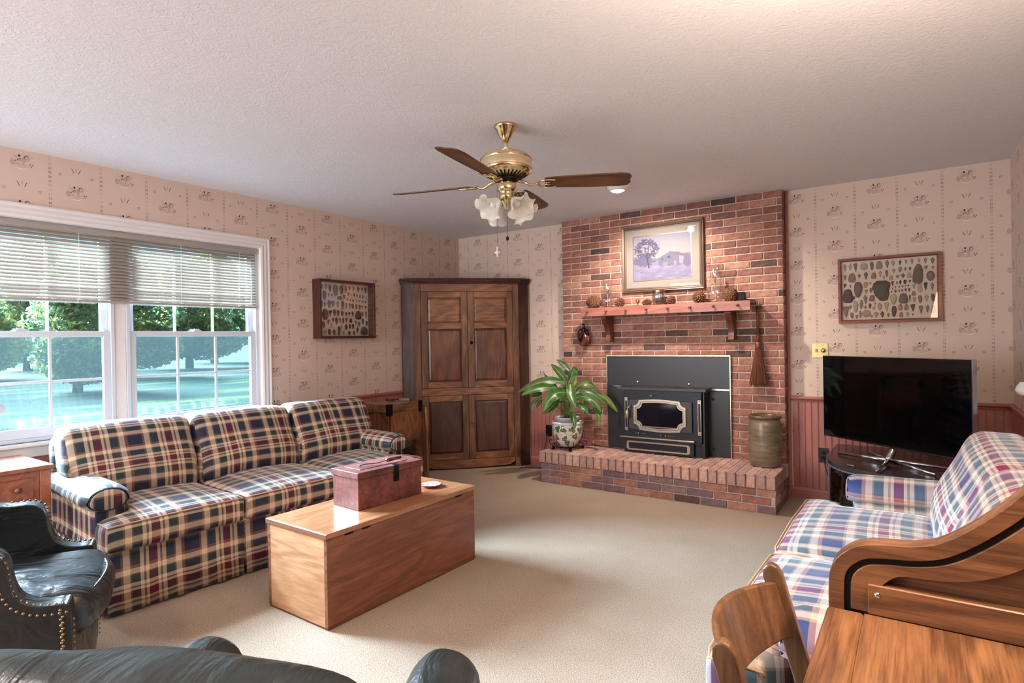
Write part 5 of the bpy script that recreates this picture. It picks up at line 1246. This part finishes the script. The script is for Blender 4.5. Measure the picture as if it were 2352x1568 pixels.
# ================================================================== SOFAS
def piping(mbpts, r, parent, name='piping', mat='piping'):
    return obj(name, MB().tube(mbpts, r, 6, True), mat, parent, smooth=True)
def sofa(name, label, cat, loc, rz, Wd, nseat, nback, fab, group):
    s = thing(name, label, cat, loc, rz, group); D = .97; aw = .175; seatz = .455
    def fo(nm, mb, off=(0, 0), roll=None, **kw):
        o = obj(nm, mb, fab, s, smooth=True, **kw); uvbox(o, 1, off, roll); return o
    fo('base', cushion(D / 2 + .02, Wd / 2, .185, D - .08, Wd - .03, .30, .03, n=10))
    fo('back_frame', cushion(.10, Wd / 2, .42, .17, Wd - .02, .76, .06, n=12))
    # skirt panels hanging to the floor with corner pleats
    def skirt(a, b, axis, fixed, sg):
        mb = MB(); N = 24; vs = []
        for i in range(N + 1):
            t_ = i / N; q = lerp(a, b, t_); wob = .003 * math.sin(t_ * 17) + .002 * math.sin(t_ * 41)
            for (z_, o_) in ((.285, 0), (.15, .006 + wob), (.012, .016 + wob * 2)):
                for th_ in (0, -.008):
                    p = (fixed + sg * (o_ + th_), q) if axis == 'y' else (q, fixed + sg * (o_ + th_)); vs.append((p[0], p[1], z_))
        fs = []
        for i in range(N):
            for r_ in range(2):
                for e in (0, 1): A = i * 6 + r_ * 2 + e; fs.append((A, A + 6, A + 8, A + 2))
            fs.append((i * 6 + 4, i * 6 + 10, i * 6 + 11, i * 6 + 5)); fs.append((i * 6, i * 6 + 6, i * 6 + 7, i * 6 + 1))
        for i in (0, N): fs += [(i * 6, i * 6 + 1, i * 6 + 3, i * 6 + 2), (i * 6 + 2, i * 6 + 3, i * 6 + 5, i * 6 + 4)]
        mb.add(vs, fs); return fo('skirt', mb)
    wseg = (Wd - .02) / nseat
    for i in range(nseat): skirt(.01 + i * wseg + .006, .01 + (i + 1) * wseg - .006, 'y', D - .018, 1)
    skirt(.05, D - .03, 'x', .004, -1); skirt(.05, D - .03, 'x', Wd - .004, 1)
    # arms
    for sd in (0, 1):
        yc = aw / 2 + .005 if sd == 0 else Wd - aw / 2 - .005; out = -1 if sd == 0 else 1
        fo('arm_body', cushion(.42, yc, .37, .70, aw - .03, .36, .03, n=10))
        N = 18; M_ = 22; mb = MB()
        # rolled arm top: superelliptic roll sagging slightly, gathered front
        for i in range(N + 1):
            t_ = i / N; x = lerp(.10, .790, t_)
            for k_ in range(M_):
                a = 2 * PI * k_ / M_; ca, sa = math.cos(a), math.sin(a)
                rx = .104 * (1 + .05 * math.sin(t_ * 2.2)); rz_ = .080 if sa > 0 else .055
                e = 1.0 if t_ < .93 else math.sqrt(max(0, 1 - ((t_ - .93) / .075) ** 2)) * .25 + .75
                mb.v.append((x + (.012 * math.cos(9 * a) if t_ > .9 else 0) * (t_ - .9) * 6, yc + out * .014 + rx * ca * e, .535 + rz_ * sa * e - .012 * t_))
        for i in range(N):
            for k_ in range(M_): mb.f.append((i * M_ + k_, i * M_ + (k_ + 1) % M_, (i + 1) * M_ + (k_ + 1) % M_, (i + 1) * M_ + k_))
        mb.f.append(tuple(range(M_)))
        fo('arm_roll', mb, roll=yc + out * .014)
        fc = MB(); o_ = [(yc + out * .014 + .080 * math.cos(a), .523 + (.060 if math.sin(a) > 0 else .043) * math.sin(a)) for a in np.linspace(0, 2 * PI, 29)[:-1]]
        fc.prism(o_, .781, .798, 'yz'); fo('arm_front_panel', fc, (.1, .33), bevel=.006)
        piping([(.791, yc + out * .014 + .083 * math.cos(a), .523 + (.063 if math.sin(a) > 0 else .046) * math.sin(a)) for a in np.linspace(0, 2 * PI, 29)[:-1]], .0028, s, mat='plaid_dark')
    # seat cushions
    inner = Wd; sw = (Wd - .01) / nseat
    for i in range(nseat):
        ya, yb = .005 + i * sw, .005 + (i + 1) * sw
        def warp(v, i=i, ya=ya, yb=yb):
            # T-cushion: behind the arm fronts the outer cushions are narrower
            xx = v.x + .565; yy = v.y + (ya + yb) / 2
            k_ = max(0.0, min(1.0, (.820 - xx) / .03))
            if i == 0: yy = yy + k_ * max(0, (aw + .004) - yy)
            if i == nseat - 1: yy = yy - k_ * max(0, yy - (Wd - aw - .004))
            return Vector((xx - .565, yy - (ya + yb) / 2, v.z))
        c = fo('seat_cushion', cushion(.585, (ya + yb) / 2, .375, .80, sw - .006, .135, .028, crown=(.012, .004, .040), n=16, warp=warp, wr=.004, seed=i))
        fx, zt, zb_ = .983, .434, .312
        piping([(fx - .010, ya + .012, zt), (fx, ya + .05, zt + .006), (fx + .006, (ya + yb) / 2, zt + .010), (fx, yb - .05, zt + .006), (fx - .010, yb - .012, zt), (.90, yb - .008, zt + .006), (.84, yb - .012, zt), (.84, yb - .03, zt - .02), (.84, ya + .03, zt - .02), (.84, ya + .012, zt), (.90, ya + .008, zt + .006)], .004, c)
    # back cushions
    bw_ = (Wd - .01) / nback
    for i in range(nback):
        yc = .005 + (i + .5) * bw_
        def warp(v, i=i):
            # lower outside corners are tucked behind the arms
            k_ = max(0, -(v.z) - .02) / .19
            yy = v.y
            if i == 0 and v.y < 0: yy = v.y * (1 - .30 * min(1, k_))
            if i == nback - 1 and v.y > 0: yy = v.y * (1 - .30 * min(1, k_))
            lean = .30 * v.z
            bel = .035 * math.exp(-((v.z + .06) / .12) ** 2) if v.x > 0 else 0
            return Vector((v.x - lean + bel, yy, v.z))
        fo('back_cushion', cushion(.275, yc, .635, .205, bw_ - .004, .42, .050, crown=(.034, .0, .014), n=18, warp=warp, wr=.007, seed=i + 7), (.06, .02))
        zz = [(-.17, .0), (0, .0), (.17, 0)]
        x_of = lambda z_: .275 - .30 * z_ + .070
        piping([(x_of(.19) - .015, yc - bw_ / 2 + .03, .635 + .175), (x_of(.19) - .02, yc, .635 + .196), (x_of(.19) - .015, yc + bw_ / 2 - .03, .635 + .175), (x_of(.10) + .012, yc + bw_ / 2 - .006, .635 + .10), (x_of(0) + .016, yc + bw_ / 2 - .004, .635), (x_of(0) + .0, yc + bw_ / 2 - .02, .60), (x_of(0) + .0, yc - bw_ / 2 + .02, .60), (x_of(0) + .016, yc - bw_ / 2 + .004, .635), (x_of(.10) + .012, yc - bw_ / 2 + .006, .635 + .10)], .0035, s) if False else None
    return s
sofa('plaid_sofa', 'long navy, maroon and cream plaid sofa under the window', 'sofa', (.125, -3.895, 0), math.radians(-4), 2.03, 3, 3, 'plaid', None)
sofa('plaid_loveseat', 'smaller plaid loveseat in front of the television stand and desk', 'sofa', (4.752, -1.735, 0), PI, 1.83, 2, 2, 'plaid_lit', None)

# ================================================================== BLANKET CHEST + TOOLBOX
ch_ = thing('blanket_chest', 'long dovetailed pine chest used as a coffee table in front of the sofa', 'chest', (1.600, -3.440, 0), math.radians(-1.2))
CL, CD, CHh = 1.035, .462, .436
tt = .020
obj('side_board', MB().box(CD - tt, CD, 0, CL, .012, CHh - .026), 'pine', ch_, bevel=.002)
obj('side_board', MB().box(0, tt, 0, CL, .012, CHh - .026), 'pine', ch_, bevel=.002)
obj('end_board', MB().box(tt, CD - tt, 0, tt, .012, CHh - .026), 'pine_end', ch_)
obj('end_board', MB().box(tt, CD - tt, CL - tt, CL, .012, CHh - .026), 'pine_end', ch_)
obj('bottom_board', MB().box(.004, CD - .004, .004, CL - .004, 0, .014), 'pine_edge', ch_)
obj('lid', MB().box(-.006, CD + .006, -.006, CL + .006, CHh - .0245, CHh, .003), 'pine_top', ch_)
obj('lid_batten', MB().box(-.007, CD + .007, -.0085, -.0062, CHh - .024, CHh - .002, .0008), 'pine_edge', ch_)
nd = 9
for i in range(nd):
    z0 = .030 + i * (CHh - .07) / nd; hh = (CHh - .07) / nd * .52
    for x0, sgn in ((CD, 1), (0, -1)):
        xa, xb = (CD - tt, CD + .0006) if sgn > 0 else (-.0006, tt)
        obj('dovetail', MB().prism([(xa, z0 + .003), (xb, z0), (xb, z0 + hh), (xa, z0 + hh - .003)] if sgn > 0 else [(xa, z0), (xb, z0 + .003), (xb, z0 + hh - .003), (xa, z0 + hh)], -.0007, tt * .9, 'xz'), 'dove', ch_)
for yy in (.10, .20, .87):
    obj('hinge', MB().box(CD - .001, CD + .0075, yy, yy + .045, CHh - .032, CHh - .024, .001), 'iron', ch_)
tbx = thing('red_toolbox', 'worn red-painted wooden toolbox with a wire handle on the pine chest', 'toolbox', (1.690, -3.115, CHh + .001), math.radians(-4.5))
TW, TL, TH = .218, .425, .192
obj('box_body', MB().box(0, TW, 0, TL, 0, TH - .034), 'redbox', tbx, bevel=.002)
obj('lid', MB().box(-.007, TW + .007, -.007, TL + .007, TH - .033, TH, .002), 'redbox', tbx)
obj('lid_panel', MB().box(.03, TW - .05, .05, TL - .05, TH, TH + .0025, .001), 'redbox', tbx)
obj('handle_wire', MB().tube(smooth_line([(.10, .09, TH + .003), (.11, .12, TH + .012), (.135, .18, TH + .010), (.150, .235, TH + .018)], 5), .0022, 6), 'iron', tbx, smooth=True)
obj('handle_wire', MB().tube(smooth_line([(.10, .345, TH + .003), (.12, .345, TH + .014), (.158, .335, TH + .020)], 5), .0022, 6), 'iron', tbx, smooth=True)
obj('handle_grip', MB().tube([(.150, .235, TH + .018), (.152, .25, TH + .019), (.155, .29, TH + .020), (.157, .33, TH + .020)], [.009, .0105, .0095, .008], 10), 'oak_dark', tbx, smooth=True)
for yy in (.09, .345): obj('eye', MB().tube([(.10 + .008 * math.cos(a), yy, TH + .006 + .008 * math.sin(a)) for a in np.linspace(0, 2 * PI, 13)[:-1]], .0016, 5, True), 'chrome', tbx, smooth=True)
obj('hasp', MB().box(TW + .007, TW + .011, .225, .258, TH - .085, TH - .004, .001).box(TW - .03, TW + .011, .225, .258, TH, TH + .003, .001), 'iron', tbx)
obj('padlock_loop', MB().tube([(TW + .014, .2415 + .009 * math.cos(a), TH - .058 + .016 * math.sin(a)) for a in np.linspace(0, 2 * PI, 15)[:-1]], .003, 6, True), 'iron', tbx, smooth=True)
di = thing('scalloped_dish', 'small blue and white scalloped dish with an orange edge beside the toolbox', 'dish', (1.880, -2.560, CHh + .001))
sc = lambda j, a, r, z: (r * (1 + .05 * math.cos(12 * a)), z)
obj('bowl', MB().lathe([(.030, 0), (.050, .004), (.060, .012), (.062, .016), (.050, .012), (.001, .008)], n=60, wave=sc, cap1=False), plain('dish_orange', srgb(214, 96, 66), .3), di, smooth=True)
tq = T('dish_blue'); v = tq.coords(); n1 = tq.noise(v, 90, 2); tq.base(tq.ramp(n1, [(.47, srgb(214, 216, 232)), (.53, srgb(70, 84, 160))], 'CONSTANT')); tq.set(Roughness=.25)
obj('glaze', MB().lathe([(.056, .0150), (.049, .0130), (.001, .0092)], n=60, wave=sc, cap0=False, cap1=False), tq.m, di, smooth=True)

# ================================================================== TELEVISION CORNER
stn = thing('television_stand', 'grey corner television stand with a curved smoked glass front', 'tv stand', (0, 0, 0))
arc = [(3.722 + .62 * t_ + .17 * math.sin(PI * t_) * -.707 * 0, 0) for t_ in (0, 1)]
def stand_poly(ins=0.0):
    a = Vector((3.722 + ins, -.470)); b = Vector((4.306, -1.054 + ins)); n_ = Vector((-.707, -.707)); P = []
    for i in range(17):
        t_ = i / 16; p = a.lerp(b, t_) + n_ * (.205 * math.sin(PI * t_) ** .8 - ins); P.append((p.x, p.y))
    return [(3.735 + ins, -.05 - ins)] + P + [(4.726 - ins, -1.041 + ins), (4.726 - ins, -.05 - ins)]
obj('top', MB().prism(stand_poly(0), .428, .455, 'xy'), 'tvstand', stn, bevel=.004)
obj('top_edge', MB().band([p for p in stand_poly(-.002)[1:18]], [p for p in stand_poly(.012)[1:18]], .418, .4275, 'xy'), 'tvstand_b', stn)
obj('base_shelf', MB().prism(stand_poly(.004), .0, .045, 'xy'), 'tvstand_b', stn, bevel=.003)
obj('middle_shelf', MB().prism(stand_poly(.05), .22, .235, 'xy'), 'tvstand', stn)
obj('side_panel', MB().box(3.726, 3.748, -.50, -.07, .045, .418, .002), 'tvstand_b', stn)
obj('side_panel', MB().box(4.29, 4.70, -1.040, -1.018, .045, .418, .002), 'tvstand_b', stn)
obj('front_post', MB().prism([(3.722, -.475), (3.726, -.50), (3.790, -.560), (3.810, -.535), (3.748, -.46)], .045, .418, 'xy'), 'tvstand_b', stn)
gp = stand_poly(.010)[1:18]; gi = stand_poly(.014)[1:18]
obj('glass_door', MB().band(gp[2:15], gi[2:15], .055, .412, 'xy'), 'smoke', stn)
obj('handle', MB().box(-.03, .03, -.012, 0, 0, .012, .003), 'chrome', stn, loc=(3.90, -.88, .4555), rot=(0, 0, -.75))
obj('handle', MB().box(-.035, .035, -.014, 0, 0, .006, .002), 'chrome', stn, loc=(4.25, -.95, .4555), rot=(0, 0, -.75))
tv = thing('television', 'large flat black television on a chrome crossed-leg base', 'television', (4.0915, -.675, .456), math.radians(-38.85))
Wt = .520
obj('bezel', MB().box(-Wt, Wt, 0, .030, .104, .679, .004), 'blackplastic', tv)
obj('screen', MB().box(-Wt + .006, Wt - .006, -.0015, 0, .116, .672), 'tvscreen', tv)
fr_ = MB().box(-Wt - .002, -Wt, -.001, .028, .103, .680).box(Wt, Wt + .006, -.002, .030, .103, .680).box(-Wt, Wt, -.001, .028, .679, .682)
obj('silver_edge', fr_, 'chrome', tv)
obj('rear_housing', cushion(0, .045, .36, .70, .05, .40, .02, n=6), 'blackplastic', tv, smooth=True)
obj('neck', MB().tube([(0, .045, .16), (0, .03, .08), (0, .0, .035), (0, -.02, .022)], [.022, .020, .022, .020], 12), 'chrome', tv, smooth=True)
for (x, y) in ((-.345, -.055), (.345, -.055), (-.30, .17), (.30, .17)):
    obj('leg', MB().tube([(0, -.02, .026), (x * .5, lerp(-.02, y, .5), .020), (x, y, .0085)], [.014, .010, .008], 8), 'chrome', tv, smooth=True)
obj('leg', MB().tube([(.02, -.03, .026), (.10, -.17, .016), (.16, -.285, .0085)], [.013, .009, .008], 8), 'chrome', tv, smooth=True)

# ================================================================== ROLL-TOP DESK
dk = thing('rolltop_desk', 'oak roll-top desk with a scrolled side panel in the near right corner', 'desk', (0, 0, 0))
DX0, DX1, DY0, DY1, DZ = 4.098, 4.745, -5.05, -3.812, .770
obj('edge_board', MB().box(DX0, 4.158, DY0, DY1 - .047, DZ - .030, DZ, .004), 'oak_y', dk)
obj('desktop', MB().box(4.1585, DX1, DY0, DY1 - .047, DZ - .030, DZ - .0005, .001), 'oak_y', dk)
out_ = [(4.100, .742), (4.100, .800), (4.103, .838), (4.118, .868), (4.150, .893), (4.190, .902), (4.235, .907), (4.275, .920), (4.322, .955), (4.370, 1.002), (4.420, 1.062), (4.480, 1.115), (4.560, 1.145), (4.745, 1.150)]
ol = [(p.x, p.y) for p in smooth_line([(a, b, 0) for a, b in out_], 5)]
def inset(line, d):
    r_ = []
    for i in range(len(line)):
        a = Vector(line[max(0, i - 1)]); b = Vector(line[min(len(line) - 1, i + 1)]); t_ = (b - a).normalized(); r_.append((line[i][0] + t_.y * d, line[i][1] - t_.x * d))
    return r_
def side_panel(y0, y1, face, sg):
    sp = obj('side_panel', MB().prism(ol + [(4.745, .742)], y0, y1, 'xz'), 'oak_x', dk, bevel=.002)
    b1 = inset(ol, .026); b2 = inset(ol, .037)
    ya, yb = (face, y0) if sg < 0 else (y1, face)
    obj('edge_moulding', MB().band(ol, b1, ya, yb), 'oak_x', sp, bevel=.0015)
    obj('tambour_track', MB().band(b1, b2, ya + .006 if sg < 0 else ya, yb if sg < 0 else yb - .006), 'iron', sp)
    s2 = [(4.176, .772), (4.178, .812), (4.190, .828), (4.205, .843), (4.222, .850), (4.262, .852), (4.300, .857), (4.345, .872), (4.390, .900), (4.440, .950), (4.50, 1.01), (4.60, 1.045), (4.745, 1.05)]
    s2 = [(p.x, p.y) for p in smooth_line([(a, b, 0) for a, b in s2], 4)]
    b2c = [(a, max(b, .772)) for a, b in b2 if b > .742]
    n_ = 60
    def resample(l):
        L = [0]
        for i in range(1, len(l)): L.append(L[-1] + (Vector(l[i]) - Vector(l[i - 1])).length)
        o = []
        for k_ in range(n_ + 1):
            d = L[-1] * k_ / n_; i = max(i for i in range(len(L)) if L[i] <= d + 1e-9); i = min(i, len(l) - 2)
            f_ = (d - L[i]) / max(1e-9, L[i + 1] - L[i]); o.append((lerp(l[i][0], l[i + 1][0], f_), lerp(l[i][1], l[i + 1][1], f_)))
        return o
    obj('scroll_board', MB().band(resample(b2c), resample(s2), ya, yb), 'oak_x', sp, bevel=.001)
    r0_, r1_ = (face - .004, y0) if sg < 0 else (y1, face + .004)
    obj('rail', MB().box(4.165, 4.74, r0_, r1_, DZ, .826, .002), 'oak_x', sp)
    if sg < 0:
        obj('screw', MB().lathe([(.0001, .003), (.004, .003), (.0055, .0)], n=12, cap0=False, cap1=False).xf(Matrix.Translation((4.180, face - .004, .808)) @ Matrix.Rotation(PI / 2, 4, 'X')), 'chrome', sp, smooth=True)
side_panel(-3.832, -3.812, -3.856, -1)
side_panel(DY0 - .01, DY0 + .010, DY0 + .034, 1)
obj('pedestal', MB().box(4.14, 4.74, -4.20, -3.83, 0, .739, .004), 'oak_x', dk); obj('pedestal', MB().box(4.14, 4.74, -5.04, -4.70, 0, .739, .004), 'oak_x', dk)
obj('back_board', MB().box(4.715, 4.745, DY0 + .035, -3.858, .772, 1.15, .003), 'oak_y', dk)
obj('top_board', MB().box(4.53, 4.748, DY0 - .012, -3.808, 1.152, 1.172, .004), 'oak_y', dk)
for zz in (.16, .36, .56): 
    d_ = obj('drawer', MB().box(4.128, 4.139, -4.18, -3.85, zz, zz + .17, .003), 'oak_y', dk); obj('drawer_pull', MB().tube([(4.127, -4.06, zz + .09), (4.112, -4.05, zz + .085), (4.112, -3.98, zz + .085), (4.127, -3.97, zz + .09)], .004, 6), 'brass_dark', d_, smooth=True)

# folding chair tucked at the desk
fc_ = thing('folding_chair', 'brown wooden folding chair with a curved back slat at the desk', 'chair', (3.99, -3.965, 0))
def rbar(p0, p1, w, t_, rnd_top=True):
    p0, p1 = Vector(p0), Vector(p1); d = (p1 - p0).normalized(); y = Vector((0, 1, 0)); x = y.cross(d).normalized(); L = (p1 - p0).length; mb = MB()
    pts = [(-w / 2, 0), (w / 2, 0), (w / 2, L - w * .6), (w * .36, L - w * .2), (w * .12, L), (-w * .12, L), (-w * .36, L - w * .2), (-w / 2, L - w * .6)]
    n_ = len(pts)
    for s_ in (-t_ / 2, t_ / 2):
        for a, b in pts: mb.v.append(tuple(p0 + x * a + d * b + y * s_))
    mb.f = [tuple(range(n_))[::-1], tuple(range(n_, 2 * n_))] + [(i, (i + 1) % n_, n_ + (i + 1) % n_, n_ + i) for i in range(n_)]
    return mb
for s_ in (-1, 1):
    obj('back_post', rbar((.215, .190 * s_, .0), (-.012, .192 * s_, .800), .040, .022), 'maple', fc_, bevel=.005, seg=3)
    obj('front_leg', rbar((-.02, .160 * s_, 0), (.30, .160 * s_, .46), .036, .020), 'maple', fc_, bevel=.005, seg=3)
for (z0, z1, bow) in ((.655, .765, .062),):
    mb = MB(); N = 16
    for i in range(N + 1):
        t_ = i / N; y = lerp(-.182, .182, t_); bx = -bow * math.sin(PI * t_) ** .8
        zb0, zt0 = z0 - .010 * math.sin(PI * t_), z1 + .008 * math.sin(PI * t_)
        xl = lambda z_: (.215 + (-.012 - .215) * z_ / .8)
        for (z_, o_) in ((zb0, -.006), (zt0, -.006), (zt0, .006), (zb0, .006)): mb.v.append((xl(z_) + bx + o_, y, z_))
    for i in range(N):
        for k_ in range(4): mb.f.append((4 * i + k_, 4 * i + (k_ + 1) % 4, 4 * i + 4 + (k_ + 1) % 4, 4 * i + 4 + k_))
    mb.f += [(0, 1, 2, 3), tuple(4 * N + k_ for k_ in (3, 2, 1, 0))]
    obj('back_slat', mb, 'maple', fc_, bevel=.004, seg=2)
for i in range(6): obj('seat_slat', MB().box(.055 + i * .058, .105 + i * .058, -.17, .17, .452, .466, .003), 'maple', fc_)
obj('cross_rail', MB().tube([(.16, -.18, .20), (.16, .18, .20)], .011, 10), 'maple', fc_)

# ================================================================== LEATHER CHAIRS
def nailheads(line, r, parent, nrm, step=.019):
    L = 0; pts = [Vector(line[0])]; acc = 0
    for i in range(1, len(line)):
        a, b = Vector(line[i - 1]), Vector(line[i]); seg = (b - a).length
        while acc + seg >= step:
            t_ = (step - acc) / seg; a = a.lerp(b, t_); seg = (b - a).length; acc = 0; pts.append(a.copy())
        acc += seg
    rot = Vector((0, 0, 1)).rotation_difference(Vector(nrm)).to_matrix().to_4x4()
    base = MB().lathe([(r, 0), (r * .8, r * .45), (r * .4, r * .7), (.0001, r * .78)], n=8, cap0=False, cap1=False)
    me = mesh_of('nailhead', MB().add(base.v, base.f).xf(rot), 'brass_dark', True)
    for p in pts: link('nailhead', me, parent, loc=p)
def ffan(P, x0, x1, plane): pass
def club_chair():
    c = thing('leather_club_chair', 'black leather club chair with brass nailheads at the left beside the sofa', 'armchair', (1.64 - .80 * .43, -4.22 - .80 * .903, 0), math.radians(64.5))
    Wc = .735; Dp = .80
    prof = [(.795, .045), (.800, .30), (.795, .445), (.775, .462), (.74, .464), (.70, .474), (.665, .500), (.645, .545), (.638, .600), (.622, .640), (.585, .660), (.48, .668), (.20, .72), (.05, .80), (0, .80), (0, .045)]
    pl_ = [(p.x, p.y) for p in smooth_line([(a, b, 0) for a, b in prof[1:14]], 5)]
    poly = [prof[0]] + pl_ + [prof[14], prof[15]]
    for s_ in (-1, 1):
        y0, y1 = sorted((s_ * Wc / 2, s_ * (Wc / 2 - .085)))
        sd = obj('arm', MB().prism(poly, y0, y1, 'xz'), 'leather', c, bevel=.018, seg=4)
        yo = s_ * (Wc / 2 + .0005)
        ln = [(a, yo, b) for a, b in inset_abs(pl_, .028)]
        ln = [p for p in ln if p[0] > .28]
        nailheads(ln, .0055, c, (0, s_, 0))
        if s_ < 0: nailheads([(.775, yo, .06), (.775, yo, .425)], .0055, c, (0, s_, 0))
        nailheads([(.8005, s_ * (Wc / 2 - .018), .06), (.8005, s_ * (Wc / 2 - .018), .42)], .0055, c, (1, 0, 0))
        mid_ = [(a, s_ * (Wc / 2 - .008), b + .001) for a, b in pl_ if .50 < a < .78 and b > .45]
        if mid_: nailheads(mid_, .005, c, (0, s_ * .5, 1))
    obj('back', cushion(.11, 0, .60, .20, Wc - .15, .46, .07, crown=(.03, 0, .02), n=12, wr=.006), 'leather', c, smooth=True)
    obj('base', MB().box(.05, .765, -Wc / 2 + .08, Wc / 2 - .08, .04, .27, .01), 'leather', c)
    obj('front_panel', cushion(.775, 0, .185, .05, Wc - .165, .29, .02, crown=(.012, 0, 0), n=10, wr=.004), 'leather', c, smooth=True)
    st_ = obj('seat_cushion', cushion(.50, 0, .375, .66, Wc - .178, .155, .055, crown=(.055, 0, .038), n=16, wr=.010), 'leather', c, smooth=True)
    ln = [(.80 + .062 * (1 - (y / .27) ** 2), y, .420 + .018 * (1 - (y / .27) ** 2)) for y in np.linspace(-.25, .25, 17)]
    obj('piping', MB().tube(ln, .005, 6), 'leather_g', st_, smooth=True)
    for s_ in (-1, 1):
        for x in (.08, .74): obj('foot', MB().lathe([(.016, 0), (.022, .045)], x, s_ * .30, 12), 'oak_dark', c)
def inset_abs(line, d): return inset(line, -d) if False else inset(line, -d)
club_chair()

def near_chair():
    rz = math.radians(117); fx, fy = math.cos(rz), math.sin(rz)
    org = Vector((3.38, -4.82, 0)) - Vector((fx, fy, 0)) * .05
    c = thing('leather_armchair', 'dark green leather armchair in the foreground seen from behind', 'armchair', (org.x, org.y, 0), rz)
    Wc = .74
    def warp(v):
        s_ = 1 - .10 * max(0, (abs(v.y) / .33)) ** 3
        return Vector((v.x - .10 * v.z, v.y, v.z if v.z < 0 else v.z * s_))
    obj('back', cushion(.12, 0, .530, .22, Wc - .02, .66, .10, crown=(.03, 0, .012), n=26, wr=.020, warp=warp, seed=3), 'leather_g', c, smooth=True)
    for s_ in (-1, 1):
        def w2_(v, s_=s_): return Vector((v.x, v.y, v.z + .015 * v.x))
        obj('arm', cushion(.40, s_ * (Wc / 2 - .078), .325, .70, .165, .50, .078, crown=(.02, .012, .015), n=16, wr=.008, warp=w2_), 'leather_g', c, smooth=True)
    obj('seat_cushion', cushion(.46, 0, .38, .56, Wc - .32, .16, .05, crown=(.02, 0, .03), n=12, wr=.008), 'leather_g', c, smooth=True)
    obj('base', MB().box(.06, .72, -Wc / 2 + .03, Wc / 2 - .03, .05, .30, .02), 'leather_g', c)
    for s_ in (-1, 1):
        for x in (.10, .68): obj('foot', MB().lathe([(.016, 0), (.022, .055)], x, s_ * .30, 12), 'oak_dark', c)
near_chair()

# ================================================================== SIDE TABLE AND LAMPS
tb_ = thing('side_table', 'reddish wooden side table with a small drawer left of the sofa', 'side table', (0, 0, 0))
obj('table_top', MB().box(.075, .585, -4.58, -3.985, .672, .694, .004), 'table', tb_)
for (x, y) in ((.11, -4.55), (.11, -4.045), (.53, -4.55), (.53, -4.045)): obj('leg', MB().box(x, x + .045, y, y + .045, 0, .672, .003), 'table', tb_)
obj('apron', MB().box(.555, .569, -4.505, -4.045, .505, .672, .002), 'table', tb_); obj('apron', MB().box(.155, .53, -4.016, -4.002, .505, .672, .002), 'table', tb_)
dw = obj('drawer', MB().box(.569, .576, -4.335, -4.070, .538, .642, .003), 'table', tb_)
obj('knob', MB().lathe([(.007, 0), (.007, .010), (.014, .018), (.016, .026), (.010, .034), (.0005, .035)], n=18, cap0=False, cap1=False).xf(Matrix.Translation((.576, -4.140, .592)) @ Matrix.Rotation(PI / 2, 4, 'Y')), 'oak_x', dw, smooth=True)
obj('lower_shelf', MB().box(.13, .55, -4.54, -4.02, .20, .218, .003), 'table', tb_)
tlp = thing('table_lamp', 'milk glass table lamp on the side table at the left edge', 'lamp', (.33, -4.285, .695))
obj('base', MB().lathe([(.065, 0), (.068, .008), (.05, .02), (.02, .04), (.035, .09), (.04, .13), (.02, .18), (.012, .24), (.012, .30)], n=28), 'brass', tlp, smooth=True)
obj('lamp_shade', MB().lathe([(.160, .268), (.166, .275), (.164, .292), (.150, .320), (.110, .350), (.060, .372), (.045, .40), (.042, .398), (.10, .340), (.155, .29)], n=48, cap0=False, cap1=False, wave=lambda j, a, r, z: (r * (1 + .012 * math.cos(16 * a)), z)), 'milk', tlp, smooth=True)
wlp = thing('wall_lamp', 'small white glass wall lamp on the right wall beyond the loveseat', 'lamp', (4.776, -1.115, .985))
obj('backplate', MB().lathe([(.04, 0), (.035, .008), (.01, .012)], n=20, cap1=True).xf(Matrix.Rotation(-PI / 2, 4, 'Y')), 'brass', wlp, smooth=True)
obj('arm', MB().tube([(-.01, 0, 0), (-.07, 0, -.01), (-.075, 0, .0)], .005, 8), 'brass', wlp, smooth=True)
obj('glass_shade', MB().lathe([(.010, -.03), (.028, -.022), (.040, .0), (.030, .022), (.018, .04)], -.072, 0, 24, cap1=False), 'milk', wlp, smooth=True)
# lamp on the desk top, just right of the frame
flp = thing('desk_lamp', 'brass lamp with a lit cream shade on top of the roll-top desk', 'lamp', (4.575, -4.02, 1.173))
obj('base', MB().lathe([(.07, 0), (.07, .012), (.03, .025), (.045, .08), (.05, .13), (.02, .20), (.010, .24), (.008, .36)], n=28), 'brass', flp, smooth=True)
obj('lamp_shade', MB().lathe([(.185, .285), (.115, .62)], n=40, cap0=False, cap1=False), 'lampglow', flp, smooth=True)
